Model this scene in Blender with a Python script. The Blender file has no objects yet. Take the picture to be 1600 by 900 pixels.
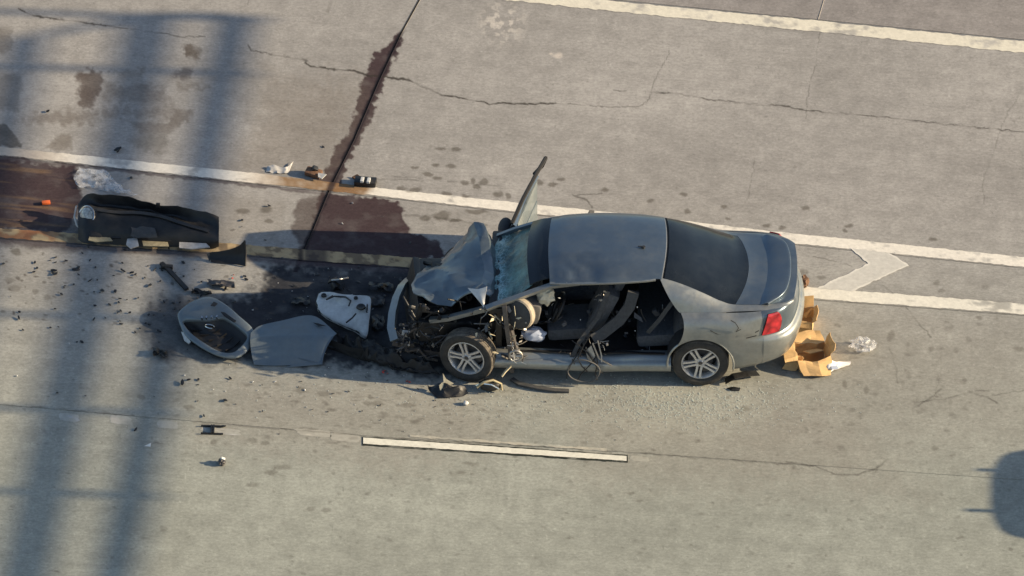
import bpy, bmesh, math, random
import numpy as np
from mathutils import Vector, Matrix, noise as mnoise

# ------------------------------------------------------------------ camera, world, sun, exposure
S = bpy.context.scene
C = S.collection
random.seed(7)
R = math.radians

ELEV = R(38.0)          # helicopter looks down at this angle
DIST = 130.0
F_PX = 132.0 * DIST     # 132 photo pixels per metre at the target
cam_pos = Vector((0, -math.cos(ELEV) * DIST, math.sin(ELEV) * DIST))
FWD = Vector((0, math.cos(ELEV), -math.sin(ELEV)))
RIGHT = Vector((1, 0, 0))
UP = Vector((0, math.sin(ELEV), math.cos(ELEV)))
cd = bpy.data.cameras.new("camera")
cam = bpy.data.objects.new("camera", cd)
C.objects.link(cam)
cam.location = cam_pos
cam.rotation_euler = (math.pi / 2 - ELEV, 0, 0)
cd.sensor_width = 36
cd.lens = F_PX * 36 / 1600
cd.clip_start = 1.0
cd.clip_end = 6000
S.camera = cam

SUN_EL = R(20.0)
SUN_AZ = R(-3.0)        # from +X, a little towards the camera
sun_dir = Vector((math.cos(SUN_EL) * math.cos(SUN_AZ), math.cos(SUN_EL) * math.sin(SUN_AZ), math.sin(SUN_EL)))
W = bpy.data.worlds.new("World")
S.world = W
W.use_nodes = True
wn = W.node_tree
sky = wn.nodes.new("ShaderNodeTexSky")
sky.sky_type = 'NISHITA'
sky.sun_disc = False
sky.sun_elevation = SUN_EL
sky.sun_rotation = R(90) - SUN_AZ
sky.air_density = 1.0
sky.dust_density = 1.0
bg = wn.nodes["Background"]
bg.inputs[1].default_value = 0.08
wn.links.new(sky.outputs[0], bg.inputs[0])
sd = bpy.data.lights.new("sun", 'SUN')
sd.energy = 4.6
sd.angle = R(0.5)
sd.color = (1.0, 0.80, 0.53)
so = bpy.data.objects.new("sun", sd)
so.rotation_euler = sun_dir.to_track_quat('Z', 'Y').to_euler()
so.location = (30, 0, 20)
C.objects.link(so)
S.view_settings.view_transform = 'Standard'
S.view_settings.look = 'None'
S.view_settings.gamma = 1.0
S.view_settings.exposure = 0.93


# ------------------------------------------------------------------ geometry helpers
def ray(px, py):
    d = FWD * F_PX + RIGHT * (px - 800.0) + UP * (450.0 - py)
    return cam_pos, d.normalized()


def G(px, py, z=0.0):
    """point of the horizontal plane at height z seen at photo pixel px, py"""
    o, d = ray(px, py)
    t = (z - o.z) / d.z
    return o + d * t


def Gnp(px, py):
    dx = (px - 800.0)
    dy = FWD.y * F_PX + UP.y * (450.0 - py)
    dz = FWD.z * F_PX + UP.z * (450.0 - py)
    t = -cam_pos.z / dz
    return dx * t, cam_pos.y + dy * t


class MB:
    def __init__(self):
        self.v = []
        self.f = []

    def add(self, vs, fs):
        b = len(self.v)
        self.v += [Vector(p) for p in vs]
        self.f += [tuple(i + b for i in f) for f in fs]
        return self

    def box(self, c, s, rot=None, taper=1.0):
        c = Vector(c)
        hx, hy, hz = s[0] / 2, s[1] / 2, s[2] / 2
        vs = []
        for z in (-1, 1):
            k = taper if z > 0 else 1.0
            for x, y in ((-1, -1), (1, -1), (1, 1), (-1, 1)):
                p = Vector((x * hx * k, y * hy * k, z * hz))
                if rot is not None:
                    p = rot @ p
                vs.append(c + p)
        return self.add(vs, [(3, 2, 1, 0), (4, 5, 6, 7), (0, 1, 5, 4), (1, 2, 6, 5), (2, 3, 7, 6), (3, 0, 4, 7)])

    def rbox(self, c, s, rot=None, b=0.03):
        """box with chamfered edges"""
        bm = bmesh.new()
        bmesh.ops.create_cube(bm, size=1)
        for v in bm.verts:
            v.co = Vector((v.co.x * s[0], v.co.y * s[1], v.co.z * s[2]))
        bmesh.ops.bevel(bm, geom=bm.edges[:], offset=b, segments=2, affect='EDGES', profile=0.6)
        bm.verts.index_update()
        M = rot if rot is not None else Matrix.Identity(3)
        vs = [Vector(c) + M @ v.co for v in bm.verts]
        fs = [tuple(v.index for v in f.verts) for f in bm.faces]
        bm.free()
        return self.add(vs, fs)

    def tube(self, pts, r, n=8, cap=True, closed=False):
        pts = [Vector(p) for p in pts]
        N = len(pts)
        rr = r if isinstance(r, (list, tuple)) else [r] * N
        vs, fs = [], []
        prev = None
        for i, p in enumerate(pts):
            a = pts[(i - 1) % N] if (closed or i > 0) else pts[i]
            b = pts[(i + 1) % N] if (closed or i < N - 1) else pts[i]
            t = (b - a)
            if t.length < 1e-9:
                t = Vector((0, 0, 1))
            t.normalize()
            if prev is None:
                u = t.orthogonal().normalized()
            else:
                u = (prev - t * prev.dot(t))
                u = u.normalized() if u.length > 1e-6 else t.orthogonal().normalized()
            prev = u
            w = t.cross(u)
            for k in range(n):
                a_ = 2 * math.pi * k / n
                vs.append(p + (u * math.cos(a_) + w * math.sin(a_)) * rr[i])
        M = N if closed else N - 1
        for i in range(M):
            j = (i + 1) % N
            for k in range(n):
                k2 = (k + 1) % n
                fs.append((i * n + k, i * n + k2, j * n + k2, j * n + k))
        if cap and not closed:
            fs.append(tuple(range(n - 1, -1, -1)))
            fs.append(tuple((N - 1) * n + k for k in range(n)))
        return self.add(vs, fs)

    def ribbon(self, pts, w, th, up=(0, 0, 1)):
        """flat bar following pts"""
        pts = [Vector(p) for p in pts]
        N = len(pts)
        up = Vector(up)
        vs, fs = [], []
        for i, p in enumerate(pts):
            t = (pts[min(i + 1, N - 1)] - pts[max(i - 1, 0)]).normalized()
            s = t.cross(up).normalized()
            u = s.cross(t).normalized()
            for a, b in ((-1, -1), (1, -1), (1, 1), (-1, 1)):
                vs.append(p + s * a * w / 2 + u * b * th / 2)
        for i in range(N - 1):
            for k in range(4):
                k2 = (k + 1) % 4
                fs.append((i * 4 + k, i * 4 + k2, i * 4 + 4 + k2, i * 4 + 4 + k))
        fs.append((3, 2, 1, 0))
        fs.append(tuple((N - 1) * 4 + k for k in range(4)))
        return self.add(vs, fs)

    def lathe(self, prof, n=32, M=None, close=False):
        """prof: list of (radius, axial) ; axis is local Y"""
        vs, fs = [], []
        for (r, a) in prof:
            for k in range(n):
                t = 2 * math.pi * k / n
                p = Vector((r * math.cos(t), a, r * math.sin(t)))
                vs.append(M @ p if M else p)
        m = len(prof)
        for i in range(m if close else m - 1):
            j = (i + 1) % m
            for k in range(n):
                k2 = (k + 1) % n
                fs.append((i * n + k, j * n + k, j * n + k2, i * n + k2))
        return self.add(vs, fs)

    def grid(self, P):
        """P: numpy [n][m][3]"""
        n, m = P.shape[0], P.shape[1]
        vs = [tuple(p) for p in P.reshape(-1, 3)]
        fs = [(i * m + j, (i + 1) * m + j, (i + 1) * m + j + 1, i * m + j + 1) for i in range(n - 1) for j in range(m - 1)]
        return self.add(vs, fs)

    def prism(self, top, th, nrm=(0, 0, 1)):
        """closed outline extruded by -th along nrm"""
        top = [Vector(p) for p in top]
        nrm = Vector(nrm).normalized()
        n = len(top)
        bot = [p - nrm * th for p in top]
        fs = [tuple(range(n)), tuple(range(2 * n - 1, n - 1, -1))]
        fs += [(i, n + i, n + (i + 1) % n, (i + 1) % n) for i in range(n)]
        return self.add(top + bot, fs)

    def build(self, name, mat, parent=None, smooth=True, loc=None, solid=0.0, angle=35, bevel=0.0, sub=0):
        me = bpy.data.meshes.new(name)
        me.from_pydata([tuple(p) for p in self.v], [], self.f)
        me.update()
        bm = bmesh.new()
        bm.from_mesh(me)
        if solid == 0:
            bmesh.ops.recalc_face_normals(bm, faces=bm.faces[:])
        if sub:
            bmesh.ops.subdivide_edges(bm, edges=bm.edges[:], cuts=sub, use_grid_fill=True)
        if solid:
            bmesh.ops.solidify(bm, geom=bm.faces[:], thickness=solid)
        bm.to_mesh(me)
        bm.free()
        if mat:
            me.materials.append(mat)
        if smooth:
            me.shade_smooth()
            try:
                me.set_sharp_from_angle(angle=R(angle))
            except Exception:
                pass
        o = bpy.data.objects.new(name, me)
        C.objects.link(o)
        if parent:
            o.parent = parent
        if loc is not None:
            o.location = loc
        return o


def tag(o, label=None, cat=None, group=None, kind=None):
    if label:
        o['label'] = label
    if cat:
        o['category'] = cat
    if group:
        o['group'] = group
    if kind:
        o['kind'] = kind
    return o


def thing(name, label, cat, loc=(0, 0, 0), rz=0.0, group=None):
    o = bpy.data.objects.new(name, None)
    o.empty_display_size = 0.2
    C.objects.link(o)
    o.location = loc
    o.rotation_euler = (0, 0, rz)
    return tag(o, label, cat, group)


def catmull(P, n):
    """P [k][...]: catmull-rom along axis 0 sampled with n points per span"""
    k = P.shape[0]
    Q = np.concatenate([(2 * P[0] - P[1])[None], P, (2 * P[-1] - P[-2])[None]])
    out = []
    for i in range(k - 1):
        p0, p1, p2, p3 = Q[i], Q[i + 1], Q[i + 2], Q[i + 3]
        for t in np.arange(n) / n:
            out.append(0.5 * (2 * p1 + (p2 - p0) * t + (2 * p0 - 5 * p1 + 4 * p2 - p3) * t * t + (3 * p1 - p0 - 3 * p2 + p3) * t ** 3))
    out.append(P[-1])
    return np.array(out)


def sgrid(ctrl, nu, nv):
    A = catmull(np.array(ctrl, float), nu)
    B = catmull(A.transpose(1, 0, 2), nv)
    return B.transpose(1, 0, 2)


def rotz(a):
    return Matrix.Rotation(a, 3, 'Z')


def eul(x, y, z):
    from mathutils import Euler
    return Euler((R(x), R(y), R(z))).to_matrix()


# value noise in numpy -------------------------------------------------
def _hash(ix, iy, seed):
    h = (ix.astype(np.int64) * 374761393 + iy.astype(np.int64) * 668265263 + seed * 1442695041) & 0xFFFFFFFF
    h = ((h ^ (h >> 13)) * 1274126177) & 0xFFFFFFFF
    h = (h ^ (h >> 16)) & 0xFFFFFFFF
    return h.astype(np.float64) / 4294967295.0


def vnoise(x, y, seed=0):
    ix = np.floor(x)
    iy = np.floor(y)
    fx = x - ix
    fy = y - iy
    fx = fx * fx * (3 - 2 * fx)
    fy = fy * fy * (3 - 2 * fy)
    a = _hash(ix, iy, seed)
    b = _hash(ix + 1, iy, seed)
    c = _hash(ix, iy + 1, seed)
    d = _hash(ix + 1, iy + 1, seed)
    return (a * (1 - fx) + b * fx) * (1 - fy) + (c * (1 - fx) + d * fx) * fy


def fbm(x, y, seed=0, oct=4):
    s = 0
    a = 0.5
    for o in range(oct):
        s = s + a * vnoise(x * 2 ** o, y * 2 ** o, seed + o * 17)
        a *= 0.5
    return s / (1 - 0.5 ** oct)


def sstep(a, b, x):
    t = np.clip((x - a) / (b - a), 0, 1)
    return t * t * (3 - 2 * t)


# ------------------------------------------------------------------ materials
def newmat(name):
    m = bpy.data.materials.new(name)
    m.use_nodes = True
    nt = m.node_tree
    return m, nt, nt.nodes["Principled BSDF"]


def simple(name, col, rough=0.5, metal=0.0, noise_amt=0.25, scale=25.0, dirt=None, dirt_amt=0.4, bump=0.0, coat=0.0, spec=0.5):
    """principled with a noise-driven value variation, optional dust"""
    m, nt, p = newmat(name)
    tc = nt.nodes.new("ShaderNodeTexCoord")
    nz = nt.nodes.new("ShaderNodeTexNoise")
    nz.inputs['Scale'].default_value = scale
    nz.inputs['Detail'].default_value = 6
    nz.inputs['Roughness'].default_value = 0.65
    nt.links.new(tc.outputs['Object'], nz.inputs['Vector'])
    mr = nt.nodes.new("ShaderNodeMapRange")
    mr.inputs[1].default_value = 0.3
    mr.inputs[2].default_value = 0.7
    mr.inputs[3].default_value = 1 - noise_amt
    mr.inputs[4].default_value = 1 + noise_amt
    nt.links.new(nz.outputs[0], mr.inputs[0])
    mul = nt.nodes.new("ShaderNodeMix")
    mul.data_type = 'RGBA'
    mul.blend_type = 'MULTIPLY'
    mul.inputs[0].default_value = 1
    mul.inputs[6].default_value = (*col, 1)
    nt.links.new(mr.outputs[0], mul.inputs[7])
    out = mul.outputs[2]
    if dirt:
        n2 = nt.nodes.new("ShaderNodeTexNoise")
        n2.inputs['Scale'].default_value = scale * 0.22
        n2.inputs['Detail'].default_value = 8
        n2.inputs['Roughness'].default_value = 0.7
        nt.links.new(tc.outputs['Object'], n2.inputs['Vector'])
        m2 = nt.nodes.new("ShaderNodeMapRange")
        m2.inputs[1].default_value = 0.42
        m2.inputs[2].default_value = 0.72
        m2.inputs[3].default_value = 0.0
        m2.inputs[4].default_value = dirt_amt
        nt.links.new(n2.outputs[0], m2.inputs[0])
        mx = nt.nodes.new("ShaderNodeMix")
        mx.data_type = 'RGBA'
        nt.links.new(m2.outputs[0], mx.inputs[0])
        nt.links.new(out, mx.inputs[6])
        mx.inputs[7].default_value = (*dirt, 1)
        out = mx.outputs[2]
        r2 = nt.nodes.new("ShaderNodeMapRange")
        r2.inputs[1].default_value = 0
        r2.inputs[2].default_value = max(dirt_amt, 0.01)
        r2.inputs[3].default_value = rough
        r2.inputs[4].default_value = min(1, rough + 0.3)
        nt.links.new(m2.outputs[0], r2.inputs[0])
        nt.links.new(r2.outputs[0], p.inputs['Roughness'])
    else:
        p.inputs['Roughness'].default_value = rough
    nt.links.new(out, p.inputs['Base Color'])
    p.inputs['Metallic'].default_value = metal
    p.inputs['Coat Weight'].default_value = coat
    p.inputs['Coat Roughness'].default_value = 0.08
    p.inputs['Specular IOR Level'].default_value = spec
    if bump:
        b = nt.nodes.new("ShaderNodeBump")
        b.inputs['Strength'].default_value = bump
        b.inputs['Distance'].default_value = 0.01
        nt.links.new(nz.outputs[0], b.inputs['Height'])
        nt.links.new(b.outputs[0], p.inputs['Normal'])
    return m


DUST = (0.30, 0.26, 0.21)
M = {}
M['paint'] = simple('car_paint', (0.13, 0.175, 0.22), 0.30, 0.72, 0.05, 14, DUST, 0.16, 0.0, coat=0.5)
M['paint_lit_dusty'] = simple('car_paint_lit_dusty', (0.27, 0.295, 0.30), 0.36, 0.65, 0.10, 18, DUST, 0.26, 0.03, coat=0.6)  # same car paint, base lightened for sun on the flank, with extra dust
M['black_plastic'] = simple('black_plastic', (0.011, 0.012, 0.014), 0.40, 0, 0.3, 20, (0.12, 0.105, 0.09), 0.14, 0.05)
M['rubber'] = simple('tyre_rubber', (0.028, 0.027, 0.026), 0.75, 0, 0.2, 40, (0.13, 0.115, 0.095), 0.5, 0.1)
M['tread'] = simple('tyre_tread', (0.07, 0.062, 0.052), 0.85, 0, 0.3, 30, (0.28, 0.24, 0.19), 0.8, 0.2)
M['bonnet_paint'] = simple('bonnet_paint', (0.135, 0.18, 0.215), 0.34, 0.65, 0.08, 12, DUST, 0.2, 0.03, coat=0.4)
M['panel'] = simple('panel_paint', (0.165, 0.205, 0.23), 0.42, 0.45, 0.08, 12, DUST, 0.25, 0.03, coat=0.3)
M['rim'] = simple('alloy_rim', (0.66, 0.66, 0.66), 0.36, 0.6, 0.1, 30, (0.3, 0.28, 0.25), 0.3)
M['metal'] = simple('bare_metal', (0.48, 0.46, 0.43), 0.35, 0.8, 0.2, 25, (0.2, 0.17, 0.14), 0.5)
M['darkmetal'] = simple('dark_metal', (0.10, 0.10, 0.105), 0.45, 0.7, 0.3, 25, (0.15, 0.12, 0.1), 0.5)
M['rust'] = simple('rusty_metal', (0.16, 0.085, 0.05), 0.75, 0.2, 0.4, 30, (0.25, 0.18, 0.12), 0.5, 0.2)
M['dark_cloth'] = simple('seat_cloth', (0.075, 0.08, 0.09), 0.9, 0, 0.3, 30, (0.10, 0.09, 0.08), 0.3, 0.1)
M['mid_cloth'] = simple('grey_trim', (0.10, 0.10, 0.10), 0.85, 0, 0.25, 30, (0.18, 0.16, 0.14), 0.3, 0.1)
M['dark_trim'] = simple('dark_grey_trim', (0.055, 0.058, 0.062), 0.8, 0, 0.25, 30, (0.12, 0.11, 0.1), 0.3, 0.1)
M['sunlit_trim'] = simple('sunlit_tan_trim', (0.36, 0.31, 0.24), 0.7, 0, 0.25, 20)  # pale tan stands in for sun on the dashboard end's rim
M['bracket_metal'] = simple('bracket_steel', (0.26, 0.25, 0.235), 0.4, 0.75, 0.3, 25, (0.12, 0.1, 0.08), 0.5)
M['carpet'] = simple('floor_carpet', (0.020, 0.020, 0.022), 0.95, 0, 0.4, 40, (0.06, 0.055, 0.05), 0.4, 0.2)
M['headliner'] = simple('headliner', (0.22, 0.21, 0.19), 0.9, 0, 0.1, 30)
M['airbag'] = simple('airbag_cloth', (0.62, 0.58, 0.46), 0.85, 0, 0.12, 12, bump=0.3)
M['white_plastic'] = simple('white_plastic', (0.60, 0.61, 0.60), 0.45, 0, 0.12, 14, (0.12, 0.11, 0.10), 0.45, 0.05)
M['cream_plastic'] = simple('cream_plastic', (0.62, 0.55, 0.38), 0.5, 0, 0.2, 20, (0.2, 0.17, 0.12), 0.4)
M['card'] = simple('cardboard', (0.60, 0.39, 0.18), 0.85, 0, 0.10, 18, (0.42, 0.26, 0.12), 0.5, 0.05)
M['card_in'] = simple('cardboard_inside', (0.40, 0.235, 0.105), 0.9, 0, 0.12, 18, (0.3, 0.17, 0.08), 0.4, 0.05)
M['orange'] = simple('orange_plastic', (0.65, 0.13, 0.03), 0.5, 0, 0.15, 20)
M['redbit'] = simple('red_plastic', (0.55, 0.05, 0.03), 0.35, 0, 0.15, 20)
M['blue_bag'] = simple('blue_grey_cloth', (0.33, 0.38, 0.50), 0.7, 0, 0.15, 10, bump=0.2)
M['paper'] = simple('white_paper', (0.80, 0.80, 0.80), 0.8, 0, 0.06, 12, bump=0.1)
M['paper_grey'] = simple('grubby_film', (0.52, 0.51, 0.49), 0.6, 0, 0.25, 16, (0.2, 0.18, 0.16), 0.5, 0.1)
M['glass_crumb'] = simple('glass_crumb', (0.55, 0.62, 0.60), 0.25, 0, 0.2, 30)
M['chrome'] = simple('chrome', (0.75, 0.75, 0.74), 0.15, 1.0, 0.1, 20, (0.3, 0.27, 0.23), 0.3)
M['yellow_grime'] = simple('grimy_tan_plastic', (0.42, 0.36, 0.22), 0.6, 0, 0.3, 20, (0.12, 0.1, 0.08), 0.4)
M['galv'] = simple('galvanised_steel', (0.42, 0.43, 0.43), 0.5, 0.6, 0.15, 6)
M['suv_white'] = simple('white_car_paint', (0.62, 0.62, 0.60), 0.3, 0, 0.03, 5, coat=0.6)
M['seal'] = simple('black_seal', (0.012, 0.012, 0.013), 0.6, 0, 0.1, 20)


def glass_dark():
    m, nt, p = newmat('tinted_glass')
    tc = nt.nodes.new("ShaderNodeTexCoord")
    nz = nt.nodes.new("ShaderNodeTexNoise")
    nz.inputs['Scale'].default_value = 3.0
    nz.inputs['Detail'].default_value = 9
    nz.inputs['Roughness'].default_value = 0.7
    nt.links.new(tc.outputs['Object'], nz.inputs['Vector'])
    cr = nt.nodes.new("ShaderNodeValToRGB")
    cr.color_ramp.elements[0].position = 0.35
    cr.color_ramp.elements[0].color = (0.005, 0.008, 0.013, 1)
    cr.color_ramp.elements[1].position = 0.75
    cr.color_ramp.elements[1].color = (0.017, 0.022, 0.028, 1)
    nt.links.new(nz.outputs[0], cr.inputs[0])
    nt.links.new(cr.outputs[0], p.inputs['Base Color'])
    p.inputs['Roughness'].default_value = 0.16
    p.inputs['Specular IOR Level'].default_value = 0.5
    return m


def glass_shattered():
    m, nt, p = newmat('shattered_windscreen')
    tc = nt.nodes.new("ShaderNodeTexCoord")
    v1 = nt.nodes.new("ShaderNodeTexVoronoi")
    v1.feature = 'DISTANCE_TO_EDGE'
    v1.inputs['Scale'].default_value = 24
    nz = nt.nodes.new("ShaderNodeTexNoise")
    nz.inputs['Scale'].default_value = 4.0
    nz.inputs['Detail'].default_value = 8
    nz.inputs['Roughness'].default_value = 0.7
    nt.links.new(tc.outputs['Object'], nz.inputs['Vector'])
    add = nt.nodes.new("ShaderNodeMix")
    add.data_type = 'VECTOR'
    add.inputs[0].default_value = 0.12
    nt.links.new(tc.outputs['Object'], add.inputs[4])
    nt.links.new(nz.outputs[1], add.inputs[5])
    nt.links.new(add.outputs[1], v1.inputs['Vector'])
    edge = nt.nodes.new("ShaderNodeMapRange")
    edge.inputs[1].default_value = 0.0
    edge.inputs[2].default_value = 0.13
    edge.inputs[3].default_value = 1.0
    edge.inputs[4].default_value = 0.0
    nt.links.new(v1.outputs['Distance'], edge.inputs[0])
    cr = nt.nodes.new("ShaderNodeValToRGB")
    cr.color_ramp.elements[0].position = 0.38
    cr.color_ramp.elements[0].color = (0.02, 0.055, 0.055, 1)
    cr.color_ramp.elements[1].position = 0.70
    cr.color_ramp.elements[1].color = (0.14, 0.32, 0.30, 1)
    nt.links.new(nz.outputs[0], cr.inputs[0])
    at = nt.nodes.new("ShaderNodeAttribute")
    at.attribute_name = 'craze'
    mul = nt.nodes.new("ShaderNodeMath")
    mul.operation = 'MULTIPLY'
    ad = nt.nodes.new("ShaderNodeMath")
    ad.operation = 'MULTIPLY_ADD'
    nt.links.new(edge.outputs[0], ad.inputs[0])
    ad.inputs[1].default_value = 0.75
    ad.inputs[2].default_value = 0.25
    nt.links.new(ad.outputs[0], mul.inputs[0])
    nt.links.new(at.outputs['Fac'], mul.inputs[1])
    mx = nt.nodes.new("ShaderNodeMix")
    mx.data_type = 'RGBA'
    nt.links.new(mul.outputs[0], mx.inputs[0])
    nt.links.new(cr.outputs[0], mx.inputs[6])
    mx.inputs[7].default_value = (0.42, 0.62, 0.64, 1)
    nt.links.new(mx.outputs[2], p.inputs['Base Color'])
    p.inputs['Roughness'].default_value = 0.3
    b = nt.nodes.new("ShaderNodeBump")
    b.inputs['Strength'].default_value = 0.5
    b.inputs['Distance'].default_value = 0.02
    nt.links.new(nz.outputs[0], b.inputs['Height'])
    nt.links.new(b.outputs[0], p.inputs['Normal'])
    return m


def lens_mat(name, c0, c1, scale=60.0):
    m, nt, p = newmat(name)
    tc = nt.nodes.new("ShaderNodeTexCoord")
    v = nt.nodes.new("ShaderNodeTexVoronoi")
    v.inputs['Scale'].default_value = scale
    nt.links.new(tc.outputs['Object'], v.inputs['Vector'])
    cr = nt.nodes.new("ShaderNodeValToRGB")
    cr.color_ramp.elements[0].color = (*c0, 1)
    cr.color_ramp.elements[1].color = (*c1, 1)
    nt.links.new(v.outputs['Distance'], cr.inputs[0])
    nt.links.new(cr.outputs[0], p.inputs['Base Color'])
    p.inputs['Roughness'].default_value = 0.12
    p.inputs['Coat Weight'].default_value = 1
    b = nt.nodes.new("ShaderNodeBump")
    b.inputs['Strength'].default_value = 0.4
    b.inputs['Distance'].default_value = 0.01
    nt.links.new(v.outputs['Distance'], b.inputs['Height'])
    nt.links.new(b.outputs[0], p.inputs['Normal'])
    return m


M['glass'] = glass_dark()
M['shatter'] = glass_shattered()
M['red_lens'] = lens_mat('red_lens', (0.60, 0.03, 0.04), (0.07, 0.001, 0.004), 13)
M['red_cell'] = lens_mat('bright_red_lens', (0.95, 0.28, 0.28), (0.65, 0.04, 0.05), 40)
M['clear_lens'] = lens_mat('clear_lens', (0.6, 0.6, 0.56), (0.2, 0.2, 0.19), 30)


def clear_film():
    m, nt, p = newmat('clear_film')
    p.inputs['Base Color'].default_value = (0.75, 0.76, 0.77, 1)
    p.inputs['Roughness'].default_value = 0.25
    tr = nt.nodes.new("ShaderNodeBsdfTransparent")
    mx = nt.nodes.new("ShaderNodeMixShader")
    tc = nt.nodes.new("ShaderNodeTexCoord")
    nz = nt.nodes.new("ShaderNodeTexNoise")
    nz.inputs['Scale'].default_value = 14
    nz.inputs['Detail'].default_value = 5
    nt.links.new(tc.outputs['Object'], nz.inputs['Vector'])
    mr = nt.nodes.new("ShaderNodeMapRange")
    mr.inputs[1].default_value = 0.35
    mr.inputs[2].default_value = 0.65
    mr.inputs[3].default_value = 0.04
    mr.inputs[4].default_value = 0.55
    nt.links.new(nz.outputs[0], mr.inputs[0])
    nt.links.new(mr.outputs[0], mx.inputs[0])
    nt.links.new(tr.outputs[0], mx.inputs[1])
    nt.links.new(p.outputs[0], mx.inputs[2])
    nt.links.new(mx.outputs[0], nt.nodes['Material Output'].inputs[0])
    return m


M['film'] = clear_film()


def attr_ground(name, rough_dry=0.9, grain=0.30):
    """colour attribute (stains, wear, deepened shade) times a fine aggregate grain"""
    m, nt, p = newmat(name)
    at = nt.nodes.new("ShaderNodeAttribute")
    at.attribute_name = 'col'
    tc = nt.nodes.new("ShaderNodeTexCoord")
    mp = nt.nodes.new("ShaderNodeMapping")
    mp.inputs['Scale'].default_value = (0.75, 1, 1)
    nt.links.new(tc.outputs['Object'], mp.inputs['Vector'])
    n1 = nt.nodes.new("ShaderNodeTexNoise")
    n1.inputs['Scale'].default_value = 26
    n1.inputs['Detail'].default_value = 8
    n1.inputs['Roughness'].default_value = 0.8
    nt.links.new(mp.outputs[0], n1.inputs['Vector'])
    mr = nt.nodes.new("ShaderNodeMapRange")
    mr.inputs[1].default_value = 0.28
    mr.inputs[2].default_value = 0.72
    mr.inputs[3].default_value = 1 - grain
    mr.inputs[4].default_value = 1 + grain
    nt.links.new(n1.outputs[0], mr.inputs[0])
    mul = nt.nodes.new("ShaderNodeMix")
    mul.data_type = 'RGBA'
    mul.blend_type = 'MULTIPLY'
    mul.inputs[0].default_value = 1
    nt.links.new(at.outputs['Color'], mul.inputs[6])
    nt.links.new(mr.outputs[0], mul.inputs[7])
    nt.links.new(mul.outputs[2], p.inputs['Base Color'])
    rr = nt.nodes.new("ShaderNodeMapRange")
    rr.inputs[3].default_value = rough_dry
    rr.inputs[4].default_value = 0.7
    nt.links.new(at.outputs['Alpha'], rr.inputs[0])
    nt.links.new(rr.outputs[0], p.inputs['Roughness'])
    p.inputs['Specular IOR Level'].default_value = 0.08
    b = nt.nodes.new("ShaderNodeBump")
    b.inputs['Strength'].default_value = 0.35
    b.inputs['Distance'].default_value = 0.006
    nt.links.new(n1.outputs[0], b.inputs['Height'])
    nt.links.new(b.outputs[0], p.inputs['Normal'])
    return m


M['concrete'] = attr_ground('concrete')
M['road_paint'] = attr_ground('road_paint', 0.8, 0.14)
M['base'] = simple('joint_dirt', (0.10, 0.09, 0.08), 0.95, 0, 0.2, 20)
M['far_ground'] = simple('far_concrete', (0.26, 0.245, 0.215), 0.95, 0, 0.12, 1.5)

# ------------------------------------------------------------------ road surface: colour of the concrete at each point
def interp_line(pts):
    xs = np.array([p[0] for p in pts], float)
    ys = np.array([p[1] for p in pts], float)

    def f(x):
        x = np.asarray(x, float)
        y = np.interp(x, xs, ys)
        sl0 = (ys[1] - ys[0]) / (xs[1] - xs[0])
        sl1 = (ys[-1] - ys[-2]) / (xs[-1] - xs[-2])
        y = np.where(x < xs[0], ys[0] + (x - xs[0]) * sl0, y)
        y = np.where(x > xs[-1], ys[-1] + (x - xs[-1]) * sl1, y)
        return y
    return f


L_A = interp_line([(0, -95.0), (960, -0.5), (1600, 62)])
L_B = interp_line([(-400, 203), (0, 244), (400, 288), (600, 309), (800, 332), (1000, 353), (1200, 378), (1600, 419)])
L_C = interp_line([(-400, 345), (0, 373), (200, 388), (387, 400), (462, 407), (657, 421), (1280, 469), (1600, 493)])
L_D = interp_line([(-400, 598), (0, 632), (600, 683), (960, 705), (1400, 736), (1600, 750)])
T1 = [(668, -30), (655, 0), (626, 53), (590, 130), (552, 220), (515, 295), (490, 355), (468, 408)]
T1f = interp_line([(p[1], p[0]) for p in T1])

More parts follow.
